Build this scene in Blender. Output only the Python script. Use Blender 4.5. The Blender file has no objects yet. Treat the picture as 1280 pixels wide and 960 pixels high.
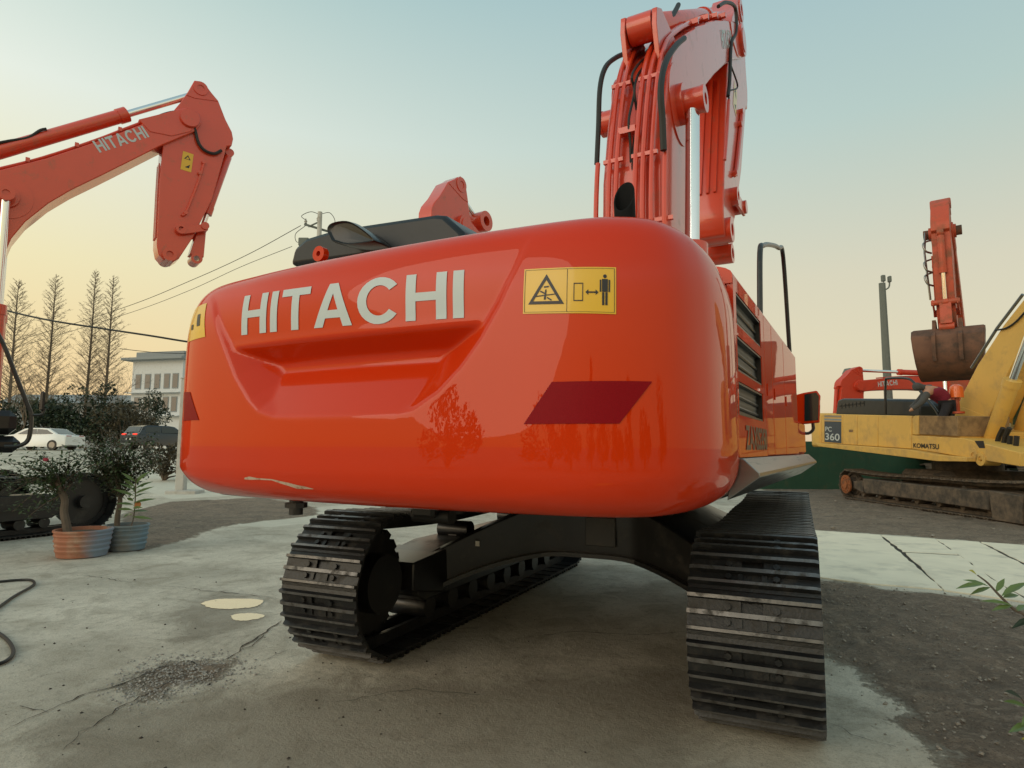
import bpy, bmesh, math, random
import numpy as np
from math import sin, cos, pi, radians, atan2, sqrt, hypot
from mathutils import Matrix, Vector
random.seed(7); rng = np.random.default_rng(7)
scn = bpy.context.scene
# ---------------------------------------------------------------- camera
FPX, PITCH, ROLL, YAW = 790.0, .102, .005, .427
CAM = np.array([1.534, -3.223, 1.427])
fw = np.array([-sin(YAW)*cos(PITCH), cos(YAW)*cos(PITCH), sin(PITCH)])
r0 = np.array([cos(YAW), sin(YAW), 0.]); u0 = np.cross(r0, fw)
RX = r0*cos(ROLL)+u0*sin(ROLL); UX = -r0*sin(ROLL)+u0*cos(ROLL)
H2 = np.array([-sin(YAW), cos(YAW), 0.])            # level view direction
cd = bpy.data.cameras.new('camera'); cam = bpy.data.objects.new('camera', cd)
scn.collection.objects.link(cam); scn.camera = cam
cam.matrix_world = Matrix(((RX[0], UX[0], -fw[0], CAM[0]), (RX[1], UX[1], -fw[1], CAM[1]), (RX[2], UX[2], -fw[2], CAM[2]), (0, 0, 0, 1)))
cd.sensor_width = 36; cd.lens = 36*FPX/1280; cd.clip_end = 3000; cd.clip_start = .05
# ---------------------------------------------------------------- sky and sun (dusk, clear)
SUN_EL, SUN_AZ = radians(22.0), radians(-128)          # azimuth measured from the view direction, left negative
sd = H2*cos(SUN_AZ)+r0*sin(SUN_AZ)
w = bpy.data.worlds.new('World'); scn.world = w; w.use_nodes = True
nt = w.node_tree; nt.nodes.clear()
sky = nt.nodes.new('ShaderNodeTexSky'); sky.sky_type = 'NISHITA'; sky.sun_disc = False
sky.sun_elevation = SUN_EL; sky.sun_rotation = atan2(sd[0], sd[1])
sky.altitude = 0; sky.air_density = 1.0; sky.dust_density = 2.0; sky.ozone_density = 2.0
bg = nt.nodes.new('ShaderNodeBackground'); bg.inputs[1].default_value = SKY_S = .15
wo = nt.nodes.new('ShaderNodeOutputWorld')
# dusk colours by height above the horizon, towards the afterglow and away from it; the physical sky is mixed in
wt = nt.nodes.new('ShaderNodeTexCoord'); wsep = nt.nodes.new('ShaderNodeSeparateXYZ'); nt.links.new(wt.outputs['Generated'], wsep.inputs[0])
def wm(op, a, b=None):
    q = nt.nodes.new('ShaderNodeMath'); q.operation = op
    for k, v in enumerate((a, b)):
        if v is None: continue
        if isinstance(v, (int, float)): q.inputs[k].default_value = v
        else: nt.links.new(v, q.inputs[k])
    return q.outputs[0]
el_ = wm('DIVIDE', wm('ARCSINE', wsep.outputs[2]), pi/2)
hl = wm('SQRT', wm('ADD', wm('ADD', wm('MULTIPLY', wsep.outputs[0], wsep.outputs[0]), wm('MULTIPLY', wsep.outputs[1], wsep.outputs[1])), .02))
azf = wm('MULTIPLY_ADD', wm('DIVIDE', wm('ADD', wm('MULTIPLY', wsep.outputs[0], float(sd[0])), wm('MULTIPLY', wsep.outputs[1], float(sd[1]))), hl), .5); azf.node.inputs[2].default_value = .5
def wramp(cols):
    q = nt.nodes.new('ShaderNodeValToRGB'); e = q.color_ramp.elements
    while len(e) < len(cols): e.new(.5)
    for k, (d, c) in enumerate(cols): e[k].position = d/90; e[k].color = (*c, 1)
    nt.links.new(el_, q.inputs[0]); return q.outputs[0]
rA = wramp([(0, (1.14, .60, .18)), (8, (1.14, .80, .30)), (14, (1.14, .99, .50)), (26, (1.20, 1.18, 1.02)), (37, (.66, .82, .70)), (60, (.44, .58, .58)), (90, (.32, .47, .52))])
rB = wramp([(0, (.74, .58, .38)), (8, (.75, .68, .47)), (14, (.70, .66, .49)), (26, (.47, .61, .56)), (37, (.37, .54, .57)), (60, (.30, .45, .50)), (90, (.32, .47, .52))])
wmx = nt.nodes.new('ShaderNodeMix'); wmx.data_type = 'RGBA'; nt.links.new(azf, wmx.inputs[0]); nt.links.new(rB, wmx.inputs[6]); nt.links.new(rA, wmx.inputs[7])
wsc = nt.nodes.new('ShaderNodeMix'); wsc.data_type = 'RGBA'; wsc.blend_type = 'MULTIPLY'; wsc.inputs[0].default_value = 1; nt.links.new(wmx.outputs[2], wsc.inputs[6]); wsc.inputs[7].default_value = (1/SKY_S, 1/SKY_S, 1/SKY_S, 1)
wfin = nt.nodes.new('ShaderNodeMix'); wfin.data_type = 'RGBA'; wfin.inputs[0].default_value = .93; nt.links.new(sky.outputs[0], wfin.inputs[6]); nt.links.new(wsc.outputs[2], wfin.inputs[7])
nt.links.new(wfin.outputs[2], bg.inputs[0]); nt.links.new(bg.outputs[0], wo.inputs[0])
sl = bpy.data.lights.new('sun', 'SUN'); sl.energy = .75; sl.angle = radians(42); sl.color = (1, .86, .7)
so = bpy.data.objects.new('sun', sl); scn.collection.objects.link(so)
so.rotation_euler = Vector((-sd[0]*cos(SUN_EL), -sd[1]*cos(SUN_EL), -sin(SUN_EL))).to_track_quat('-Z', 'Y').to_euler()
scn.view_settings.view_transform = 'Standard'; scn.view_settings.look = 'None'
scn.view_settings.gamma = 1; scn.view_settings.use_curve_mapping = False; scn.view_settings.exposure = 0.0
scn.render.engine = 'CYCLES'
# ---------------------------------------------------------------- pixels of the photograph -> points
def ray(x, y): return fw+RX*(x-640)/FPX+UX*(480-y)/FPX
def hz(x, y, z=0.):                                   # on a level plane
    d = ray(x, y); return CAM+d*(z-CAM[2])/d[2]
def dep(x, y, D):                                     # at a level distance D in front of the camera
    d = ray(x, y); return CAM+d*D/(d@H2)
def G(lat, D, z=0.):                                  # metres right of / ahead of the camera
    p = CAM+r0*lat+H2*D; return np.array([p[0], p[1], z])
class Frame:                                          # a thing's own frame: X right, Y forward, Z up
    def __init__(s, o, yaw):                          # yaw: clockwise from world +Y
        s.o = np.array([o[0], o[1], 0.0]); s.yaw = yaw
        s.r = np.array([cos(yaw), -sin(yaw), 0.]); s.f = np.array([sin(yaw), cos(yaw), 0.])
    def loc(s, P): d = np.array(P)-s.o; return np.array([d@s.r, d@s.f, d[2]])
    def wor(s, P): return s.o+s.r*P[0]+s.f*P[1]+np.array([0, 0, P[2]])
    def onx(s, px, py, X):                            # pixel on the plane X = const
        d = ray(px, py); t = ((s.o+s.r*X-CAM)@s.r)/(d@s.r); return s.loc(CAM+d*t)
    def ony(s, px, py, Y):
        d = ray(px, py); t = ((s.o+s.f*Y-CAM)@s.f)/(d@s.f); return s.loc(CAM+d*t)
# ---------------------------------------------------------------- materials
MAT = {}
def mat(name, col, rough=.5, metal=0., coat=0., coat_r=.05, var=.12, vscale=6., bump=0., bscale=40., dirt=None, dirt_amt=0., dirt_scale=3., spec=.5, rvar=0., trans=None, stretch=None):
    m = bpy.data.materials.new(name); m.use_nodes = True; n = m.node_tree; N = n.nodes; L = n.links
    b = N['Principled BSDF']; tc = N.new('ShaderNodeTexCoord')
    co = tc.outputs['Object']
    if stretch:
        mp = N.new('ShaderNodeMapping'); mp.inputs['Scale'].default_value = stretch; L.new(co, mp.inputs[0]); co = mp.outputs[0]
    nz = N.new('ShaderNodeTexNoise'); nz.inputs['Scale'].default_value = vscale; nz.inputs['Detail'].default_value = 6; L.new(co, nz.inputs[0])
    mx = N.new('ShaderNodeMix'); mx.data_type = 'RGBA'
    mx.inputs[6].default_value = (*[c*(1-var) for c in col], 1); mx.inputs[7].default_value = (*[min(1, c*(1+var)) for c in col], 1)
    L.new(nz.outputs[0], mx.inputs[0]); out = mx.outputs[2]
    if dirt:
        n2 = N.new('ShaderNodeTexNoise'); n2.inputs['Scale'].default_value = dirt_scale; n2.inputs['Detail'].default_value = 9; n2.inputs['Roughness'].default_value = .65; L.new(co, n2.inputs[0])
        rp = N.new('ShaderNodeMapRange'); rp.inputs[1].default_value = .62-.3*dirt_amt; rp.inputs[2].default_value = .72-.12*dirt_amt; rp.inputs[4].default_value = min(1, .35+dirt_amt); L.new(n2.outputs[0], rp.inputs[0])
        m2 = N.new('ShaderNodeMix'); m2.data_type = 'RGBA'; L.new(rp.outputs[0], m2.inputs[0]); L.new(out, m2.inputs[6]); m2.inputs[7].default_value = (*dirt, 1); out = m2.outputs[2]
        rr = N.new('ShaderNodeMapRange'); rr.inputs[3].default_value = rough; rr.inputs[4].default_value = .85; L.new(rp.outputs[0], rr.inputs[0]); L.new(rr.outputs[0], b.inputs['Roughness'])
    else:
        b.inputs['Roughness'].default_value = rough
        if rvar:
            rr = N.new('ShaderNodeMapRange'); rr.inputs[1].default_value = .3; rr.inputs[2].default_value = .7; rr.inputs[3].default_value = max(.01, rough-rvar); rr.inputs[4].default_value = rough+rvar; L.new(nz.outputs[0], rr.inputs[0]); L.new(rr.outputs[0], b.inputs['Roughness'])
    L.new(out, b.inputs['Base Color']); b.inputs['Metallic'].default_value = metal
    b.inputs['Coat Weight'].default_value = coat; b.inputs['Coat Roughness'].default_value = coat_r; b.inputs['Specular IOR Level'].default_value = spec
    if bump:
        nb = N.new('ShaderNodeTexNoise'); nb.inputs['Scale'].default_value = bscale; nb.inputs['Detail'].default_value = 5; L.new(co, nb.inputs[0])
        bp = N.new('ShaderNodeBump'); bp.inputs['Strength'].default_value = bump; bp.inputs['Distance'].default_value = .01; L.new(nb.outputs[0], bp.inputs['Height']); L.new(bp.outputs[0], b.inputs['Normal'])
        if coat: L.new(bp.outputs[0], b.inputs['Coat Normal'])
    if trans:
        b.inputs['Transmission Weight'].default_value = trans
    MAT[name] = m; return m
mat('orange', (.58, .031, .0001), .5, coat=.62, coat_r=.012, var=.04, vscale=2.5, bump=.010, bscale=7., spec=.06)
mat('orange_boom', (.64, .050, .012), .45, coat=.9, coat_r=.10, var=.07, vscale=3., dirt=(.33, .10, .05), dirt_amt=.18, dirt_scale=5.)
mat('orange_old', (.50, .075, .03), .5, var=.12, dirt=(.22, .10, .06), dirt_amt=.5, dirt_scale=2.5)
mat('orange_far', (.56, .045, .015), .45, var=.08, dirt=(.3, .07, .035), dirt_amt=.2)
mat('yellow', (.70, .43, .10), .48, var=.10, vscale=2., dirt=(.50, .32, .12), dirt_amt=.40, dirt_scale=2.2)
mat('yellow_dirty', (.30, .19, .09), .8, var=.25, vscale=4., dirt=(.12, .075, .04), dirt_amt=.6, dirt_scale=3.)
mat('track_steel', (.020, .021, .023), .38, metal=.35, var=.35, vscale=9., bump=.25, bscale=60., dirt=(.055, .050, .044), dirt_amt=.30, dirt_scale=9.)
mat('track_dusty', (.06, .05, .04), .75, var=.3, vscale=8., bump=.3, bscale=40., dirt=(.16, .12, .085), dirt_amt=.7, dirt_scale=4.)
mat('worn_steel', (.17, .17, .175), .42, metal=.7, var=.45, vscale=25., dirt=(.05, .046, .04), dirt_amt=.4, dirt_scale=14.)
mat('black_paint', (.012, .012, .013), .36, coat=.2, coat_r=.2, var=.3, bump=.05, dirt=(.07, .065, .055), dirt_amt=.2, dirt_scale=4.)
mat('black_gloss', (.008, .009, .011), .32, coat=.15, var=.2, bump=.05, bscale=6., spec=.35)
mat('hood_black', (.012, .017, .024), .38, coat=.0, var=.3, bump=.5, bscale=3., spec=.35)
mat('rubber', (.014, .014, .014), .55, var=.25)
mat('hose_dusty', (.03, .03, .03), .6, var=.3)
mat('chrome', (.78, .80, .82), .12, metal=1., var=.03)
mat('steel_grey', (.26, .26, .255), .28, metal=.9, var=.2, vscale=4., dirt=(.13, .12, .10), dirt_amt=.22, stretch=(2, .3, 6))
mat('deck_grey', (.05, .05, .05), .5, var=.2, dirt=(.12, .11, .09), dirt_amt=.4)
mat('letter_white', (.50, .57, .60), .4, var=.04, vscale=20.)
mat('letter_dark', (.09, .045, .03), .4)
mat('letter_black', (.012, .012, .012), .5)
mat('label_yellow', (.72, .42, .010), .3, coat=.4, var=.03)
mat('label_pale', (.80, .52, .05), .3, coat=.4, var=.02)
mat('label_black', (.012, .012, .016), .4)
mat('reflector_red', (.24, .002, .007), .4, var=.12, vscale=160., bump=.1, bscale=300., spec=.12)
mat('scrape', (.55, .42, .33), .8, var=.35, vscale=30., dirt=(.22, .1, .05), dirt_amt=.5, dirt_scale=30.)
mat('decal_blue', (.025, .045, .075), .45, var=.1)
mat('glass_dark', (.02, .03, .032), .06, coat=.3, var=.1)
mat('glass_green', (.03, .10, .075), .08, coat=.5, var=.2)
mat('mirror_glass', (.55, .58, .58), .05, metal=1., var=.05)
mat('bucket_rust', (.16, .075, .045), .75, var=.35, vscale=3., bump=.3, dirt=(.05, .038, .03), dirt_amt=.55, dirt_scale=2.)
mat('rust_orange', (.34, .11, .035), .75, var=.25, dirt=(.12, .07, .04), dirt_amt=.5, dirt_scale=8.)
mat('mud', (.085, .064, .047), .95, var=.3, bump=.5)
mat('white_paint', (.78, .80, .80), .25, coat=.6, var=.02)
mat('car_dark', (.012, .013, .016), .25, coat=.7, var=.1)
mat('tail_red', (.5, .01, .008), .3); MAT['tail_red'].node_tree.nodes['Principled BSDF'].inputs['Emission Color'].default_value = (1, .05, .02, 1); MAT['tail_red'].node_tree.nodes['Principled BSDF'].inputs['Emission Strength'].default_value = 1.2
mat('pipe_black', (.004, .004, .004), .8, spec=.2); mat('stone_grey', (.34, .33, .31), .9, var=.7, vscale=9.); mat('tail_dull', (.4, .02, .015), .35)  # exhaust pipe black, made deeper to stand in for the shade inside it
mat('plaster_white', (.62, .65, .68), .8, var=.08, dirt=(.45, .46, .46), dirt_amt=.3)
mat('plaster_grey', (.26, .29, .31), .8, var=.12)
mat('concrete_post', (.50, .50, .47), .8, var=.12, dirt=(.3, .29, .26), dirt_amt=.4)
mat('pole_grey', (.13, .15, .14), .6, var=.15)
mat('green_wall', (.012, .062, .036), .7, var=.35, vscale=1.2, dirt=(.05, .07, .04), dirt_amt=.3)
mat('terracotta', (.36, .15, .09), .85, var=.18, dirt=(.42, .30, .22), dirt_amt=.4, dirt_scale=4., bump=.15)
mat('pot_blue', (.16, .20, .22), .7, var=.25, dirt=(.27, .25, .22), dirt_amt=.5, dirt_scale=3., bump=.15)
mat('pot_blue_stain', (.10, .26, .42), .7, var=.2, dirt=(.35, .22, .15), dirt_amt=.4, dirt_scale=5.)
mat('soil', (.06, .045, .03), .95, var=.3, bump=.6)
mat('bark', (.14, .11, .085), .9, var=.3, vscale=12., bump=.5)
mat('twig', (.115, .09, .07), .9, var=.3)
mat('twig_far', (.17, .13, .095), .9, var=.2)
mat('skin', (.45, .24, .16), .6)
mat('cloth_maroon', (.20, .012, .035), .85, var=.15, bump=.2)
mat('cloth_grey', (.07, .07, .07), .9, var=.2)
mat('cloth_dark', (.018, .018, .024), .9, var=.2)
mat('petal', (.62, .10, .16), .6)
mat('leaf_dry', (.38, .15, .04), .7)
mat('rubble', (.48, .47, .45), .9, var=.3, vscale=3.)
mat('stone', (.27, .245, .21), .9, var=.8, vscale=9.)
mat('crumb', (.06, .05, .042), .95, var=.4)
mat('crack', (.035, .032, .028), .95, var=.3)
mat('amber', (.75, .13, .02), .25, coat=.5)
mat('insulator', (.4, .38, .34), .4)
mat('sticker_white', (.7, .7, .68), .4)
mat('wire_pale', (.40, .38, .33), .6)
def leafmat(name, col, var=.35):
    m = mat(name, col, .5, var=var, vscale=1.7, spec=.35)
    b = m.node_tree.nodes['Principled BSDF']; b.inputs['Subsurface Weight'].default_value = 0
    return m
leafmat('leaf', (.045, .075, .028)); leafmat('leaf_dark', (.018, .032, .016)); leafmat('leaf_pale', (.075, .105, .045)); leafmat('leaf_gloss', (.11, .17, .055), .25)
MAT['leaf_gloss'].node_tree.nodes['Principled BSDF'].inputs['Roughness'].default_value = .3
leafmat('leaf_yellow', (.35, .32, .04), .1); leafmat('hedge', (.022, .038, .018), .4); leafmat('hedge_brown', (.06, .05, .028), .4)
def meshmat():                                        # perforated vent sheet: holes under a pixel or two
    m = mat('vent_mesh', (.02, .02, .021), .45, metal=.3); n = m.node_tree; N = n.nodes; L = n.links
    b = N['Principled BSDF']; tc = N.new('ShaderNodeTexCoord'); vo = N.new('ShaderNodeTexVoronoi'); vo.inputs['Scale'].default_value = 38.; vo.inputs['Randomness'].default_value = 0.
    L.new(tc.outputs['Object'], vo.inputs['Vector'])
    mr = N.new('ShaderNodeMapRange'); mr.inputs[1].default_value = .30; mr.inputs[2].default_value = .42; L.new(vo.outputs[0], mr.inputs[0])
    mx = N.new('ShaderNodeMix'); mx.data_type = 'RGBA'; mx.inputs[6].default_value = (.002, .002, .002, 1); mx.inputs[7].default_value = (.085, .085, .085, 1)
    L.new(mr.outputs[0], mx.inputs[0]); L.new(mx.outputs[2], b.inputs['Base Color'])
meshmat()
# ---------------------------------------------------------------- mesh helpers
def link(o): scn.collection.objects.link(o); return o
def empty(name, loc=(0, 0, 0), rz=0., label=None, cat=None, group=None, par=None):
    o = link(bpy.data.objects.new(name, None)); o.location = loc; o.rotation_euler = (0, 0, rz); o.empty_display_size = .2
    if par: o.parent = par
    return tag(o, label, cat, group)
def tag(o, label=None, cat=None, group=None, kind=None):
    if label: o['label'] = label
    if cat: o['category'] = cat
    if group: o['group'] = group
    if kind: o['kind'] = kind
    return o
def add_obj(name, me, m, par=None, bevel=0., rz=None):
    o = link(bpy.data.objects.new(name, me))
    if m and not me.materials: me.materials.append(MAT[m])
    if par: o.parent = par
    if rz is not None: o.rotation_euler = (0, 0, rz)
    if bevel:
        bv = o.modifiers.new('bevel', 'BEVEL'); bv.width = bevel; bv.segments = 2; bv.limit_method = 'ANGLE'; bv.angle_limit = radians(40)
    return o
class MB:
    def __init__(s): s.v = []; s.f = []; s.M = None
    def tr(s, M): s.M = M; return s
    def add(s, vs, fs):
        k = len(s.v)
        if s.M is not None: vs = [tuple(s.M @ Vector(p)) for p in vs]
        s.v += [tuple(float(c) for c in p) for p in vs]; s.f += [tuple(i+k for i in f) for f in fs]; return s
    def box(s, x0, x1, y0, y1, z0, z1, c=0.):
        if c <= 0:
            vs = [(x, y, z) for z in (z0, z1) for y in (y0, y1) for x in (x0, x1)]
            return s.add(vs, [(0, 2, 3, 1), (4, 5, 7, 6), (0, 1, 5, 4), (2, 6, 7, 3), (0, 4, 6, 2), (1, 3, 7, 5)])
        c = min(c, (x1-x0)*.45, (y1-y0)*.45, (z1-z0)*.45); bm = bmesh.new()
        pts = []
        for x, dx in ((x0, c), (x1, -c)):
            for y, dy in ((y0, c), (y1, -c)):
                for z, dz in ((z0, c), (z1, -c)):
                    pts += [(x, y+dy, z+dz), (x+dx, y, z+dz), (x+dx, y+dy, z)]
        for p in pts: bm.verts.new(p)
        h = bmesh.ops.convex_hull(bm, input=bm.verts); bm.verts.index_update()
        vs = [tuple(v.co) for v in bm.verts]; fs = [tuple(v.index for v in f.verts) for f in bm.faces]; bm.free()
        return s.add(vs, fs)
    def obox(s, c, ax, ay, az, hx, hy, hz_):           # oriented box: centre, unit axes, half sizes
        c, ax, ay, az = map(np.array, (c, ax, ay, az)); vs = [c+ax*hx*i+ay*hy*j+az*hz_*k for k in (-1, 1) for j in (-1, 1) for i in (-1, 1)]
        return s.add(vs, [(0, 2, 3, 1), (4, 5, 7, 6), (0, 1, 5, 4), (2, 6, 7, 3), (0, 4, 6, 2), (1, 3, 7, 5)])
    def bar(s, a, b, w, h, up=(0, 0, 1)):
        a, b = np.array(a, float), np.array(b, float); d = b-a; l = np.linalg.norm(d); d /= l; up = np.array(up, float)
        x = np.cross(d, up); x /= np.linalg.norm(x); z = np.cross(x, d)
        return s.obox((a+b)/2, x, d, z, w/2, l/2, h/2)
    def tube(s, path, r, n=8, caps=True):
        P = [np.array(p, float) for p in path]; R = r if isinstance(r, (list, tuple, np.ndarray)) else [r]*len(P)
        vs = []; fs = []; prev = None
        for i, p in enumerate(P):
            d = (P[min(i+1, len(P)-1)]-P[max(i-1, 0)]); d = d/(np.linalg.norm(d)+1e-9)
            if prev is None:
                a = np.cross(d, (0, 0, 1)) if abs(d[2]) < .9 else np.cross(d, (1, 0, 0))
            else: a = prev-d*(prev@d)
            a = a/(np.linalg.norm(a)+1e-9); prev = a; b = np.cross(d, a)
            for k in range(n): t = 2*pi*k/n; vs.append(p+(a*cos(t)+b*sin(t))*R[i])
        for i in range(len(P)-1):
            for k in range(n): j = (k+1) % n; fs.append((i*n+k, i*n+j, (i+1)*n+j, (i+1)*n+k))
        if caps: fs.append(tuple(range(n-1, -1, -1))); fs.append(tuple((len(P)-1)*n+k for k in range(n)))
        return s.add(vs, fs)
    def cyl(s, a, b, r, n=20): return s.tube([a, b], r, n)
    def ring(s, a, b, r1, r2, n=20):                   # hollow tube
        a, b = np.array(a, float), np.array(b, float); d = (b-a)/np.linalg.norm(b-a)
        x = np.cross(d, (0, 0, 1)) if abs(d[2]) < .9 else np.cross(d, (1, 0, 0)); x /= np.linalg.norm(x); y = np.cross(d, x); vs = []; fs = []
        for c, r in ((a, r1), (b, r1), (b, r2), (a, r2)):
            for k in range(n): t = 2*pi*k/n; vs.append(c+(x*cos(t)+y*sin(t))*r)
        for i in range(4):
            for k in range(n): j = (k+1) % n; q = (i+1) % 4; fs.append((i*n+k, i*n+j, q*n+j, q*n+k))
        return s.add(vs, fs)
    def prism(s, poly, fn, t0, t1):                    # polygon (a,b) swept through t by fn(a,b,t)
        n = len(poly); vs = [fn(a, b, t0) for a, b in poly]+[fn(a, b, t1) for a, b in poly]
        return s.add(vs, [tuple(range(n-1, -1, -1)), tuple(range(n, 2*n))]+[(i, (i+1) % n, n+(i+1) % n, n+i) for i in range(n)])
    def lathe(s, prof, c=(0, 0, 0), n=24):
        c = np.array(c, float); vs = []; fs = []
        for r, z in prof:
            for k in range(n): t = 2*pi*k/n; vs.append(c+(r*cos(t), r*sin(t), z))
        for i in range(len(prof)-1):
            for k in range(n): j = (k+1) % n; fs.append((i*n+k, i*n+j, (i+1)*n+j, (i+1)*n+k))
        return s.add(vs, fs)
    def build(s, name, m, par=None, smooth=35., bevel=0., rz=None, fix=True):
        me = bpy.data.meshes.new(name); me.from_pydata(s.v, [], s.f)
        if fix:
            bm = bmesh.new(); bm.from_mesh(me); bmesh.ops.recalc_face_normals(bm, faces=bm.faces); bm.to_mesh(me); bm.free()
        if smooth:
            me.polygons.foreach_set('use_smooth', [True]*len(me.polygons)); me.set_sharp_from_angle(angle=radians(smooth))
        return add_obj(name, me, m, par, bevel, rz)
def smooth_path(P, n=6):                               # Catmull-Rom
    P = [np.array(p, float) for p in P]; Q = [2*P[0]-P[1]]+P+[2*P[-1]-P[-2]]; out = []
    for i in range(1, len(Q)-2):
        for k in range(n):
            t = k/n; a, b, c, d = Q[i-1:i+3]
            out.append(.5*((2*b)+(c-a)*t+(2*a-5*b+4*c-d)*t*t+(3*b-a-3*c+d)*t**3))
    out.append(P[-1]); return out
# lettering: letters as quads, unit cap height
def glyphs(s_):
    w = .215; x = 0.; Q = []
    R = lambda a, b, c, d: [(a, b), (c, b), (c, d), (a, d)]
    for ch in s_:
        q = []
        if ch == 'H': W = .86; q = [R(0, 0, w, 1), R(W-w, 0, W, 1), R(w, .41, W-w, .59)]
        elif ch == 'I': W = w; q = [R(0, 0, w, 1)]
        elif ch == 'T': W = .84; q = [R(0, .815, W, 1), R((W-w)/2, 0, (W+w)/2, .815)]
        elif ch == 'A':
            W = 1.0; q = [[(0, 0), (.235, 0), (.5, .74), (.5, 1), (.385, 1)][:0]]
            q = [[(0, 0), (.235, 0), (.5, .76), (.385, 1)], [(.385, 1), (.5, .76), (.615, 1), (.5, 1)], [(1, 0), (.615, 1), (.5, .76), (.765, 0)], [(.305, .2), (.695, .2), (.632, .38), (.368, .38)]]
        elif ch == 'C':
            W = 1.0; n = 22; A = [radians(38+284*k/n) for k in range(n+1)]
            for k in range(n):
                a, b = A[k], A[k+1]; q.append([(.52+.52*cos(a), .5+.52*sin(a)), (.52+.52*cos(b), .5+.52*sin(b)), (.52+.30*cos(b), .5+.335*sin(b)), (.52+.30*cos(a), .5+.335*sin(a))])
        else: W = .4
        for f in q: Q.append([(a+x, b) for a, b in f])
        x += W+.13
    return Q, x-.13
def letter_mesh(s_, fn, step=.1):                      # fn(u in 0..1, v in 0..1) -> point
    Q, W = glyphs(s_); mb = MB()
    for q in Q:
        lx = max(abs(q[1][0]-q[0][0]), abs(q[2][0]-q[3][0])); ly = max(abs(q[3][1]-q[0][1]), abs(q[2][1]-q[1][1])); lx = max(lx, hypot(q[1][0]-q[0][0], q[1][1]-q[0][1]))
        n = max(1, int(lx/step)); m_ = max(1, int(ly/step)); vs = []
        for j in range(m_+1):
            for i in range(n+1):
                s, t = i/n, j/m_; p = [(1-s)*(1-t)*q[0][k]+s*(1-t)*q[1][k]+s*t*q[2][k]+(1-s)*t*q[3][k] for k in (0, 1)]
                vs.append(fn(p[0]/W, p[1]))
        mb.add(vs, [(j*(n+1)+i, j*(n+1)+i+1, (j+1)*(n+1)+i+1, (j+1)*(n+1)+i) for j in range(m_) for i in range(n)])
    return mb
def font_mesh(txt, fn, bold=.03, space=1.):            # built-in font laid out by fn(u,v); u,v in units of text width / cap height
    cu = bpy.data.curves.new('t', 'FONT'); cu.body = txt; cu.size = 1; cu.offset = bold; cu.space_character = space
    o = bpy.data.objects.new('t', cu); link(o); dg = bpy.context.evaluated_depsgraph_get(); me = o.evaluated_get(dg).to_mesh()
    V = np.array([v.co[:] for v in me.vertices]); Fs = [tuple(p.vertices) for p in me.polygons]; o.evaluated_get(dg).to_mesh_clear()
    bpy.data.objects.remove(o); bpy.data.curves.remove(cu)
    x0, x1 = V[:, 0].min(), V[:, 0].max(); y0, y1 = V[:, 1].min(), V[:, 1].max()
    return MB().add([fn((a-x0)/(x1-x0), (b-y0)/(y1-y0)) for a, b, _ in V], Fs)
def bil(c, u, v): c = [np.array(k, float) for k in c]; return (1-u)*(1-v)*c[0]+u*(1-v)*c[1]+u*v*c[2]+(1-u)*v*c[3]
# ================================================================ ground
def sd_poly(P, X, Y):                                  # signed distance to polygon, positive inside
    d = np.full(X.shape, 1e9); ins = np.zeros(X.shape, bool); n = len(P)
    for k in range(n):
        a, b = P[k], P[(k+1) % n]; e = b-a; t = np.clip(((X-a[0])*e[0]+(Y-a[1])*e[1])/(e@e+1e-12), 0, 1)
        d = np.minimum(d, np.hypot(X-a[0]-t*e[0], Y-a[1]-t*e[1]))
        c = ((a[1] > Y) != (b[1] > Y)); ins ^= c & (X < (b[0]-a[0])*(Y-a[1])/((b[1]-a[1])+1e-12)+a[0])
    return np.where(ins, d, -d)
def gpoly(px): return np.array([hz(*p)[:2] for p in px])
def ramp_z(lat, D):                                    # the land climbs gently to the road on the left
    a = np.clip((D-17)/30, 0, 1); a = a*a*(3-2*a); b = np.clip((4-lat)/10, 0, 1); b = b*b*(3-2*b); return 1.25*a*b
def ground_z(p): q = np.array(p[:2])-CAM[:2]; return float(ramp_z(q@r0[:2], q@H2[:2]))
def hit_ground(px, py):
    d = ray(px, py); t = .5
    for k in range(4000):
        p = CAM+d*t
        if p[2] <= ground_z(p): return p
        t *= 1.004
    return CAM+d*t
MUD = [gpoly(p) for p in (
    [(1027, 726), (1060, 728), (1110, 738), (1180, 744), (1225, 752), (1300, 764), (1420, 800), (1500, 1100), (1220, 1000), (1182, 945), (1128, 908), (1132, 886), (1090, 862), (1068, 836), (1036, 812), (1010, 790), (1000, 735)],
    [(1020, 590), (1100, 588), (1400, 600), (1500, 700), (1290, 683), (1150, 671), (1026, 663), (960, 650), (955, 605)],
    [(160, 640), (215, 627), (330, 622), (392, 634), (398, 644), (330, 651), (275, 659), (225, 676), (170, 690), (178, 668), (150, 655)],
    [(168, 858), (205, 829), (262, 826), (288, 832), (270, 848), (232, 858), (190, 872)])]
PALE = [gpoly(p) for p in (
    [(286, 656), (330, 649), (400, 634), (480, 626), (640, 628), (640, 640), (470, 640), (400, 652), (340, 659)],
    [(180, 600), (240, 592), (330, 606), (330, 618), (215, 624), (170, 612)],
    [(1026, 664), (1150, 672), (1290, 684), (1290, 760), (1180, 741), (1090, 732), (1026, 722), (880, 700), (880, 655)])]
DAMP = [gpoly(p) for p in ([(190, 770), (260, 735), (330, 742), (345, 775), (300, 800), (210, 810)], [(60, 890), (300, 860), (420, 850), (900, 830), (900, 1000), (0, 1010)], [(1060, 880), (1120, 885), (1130, 900), (1070, 905)])]
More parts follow.
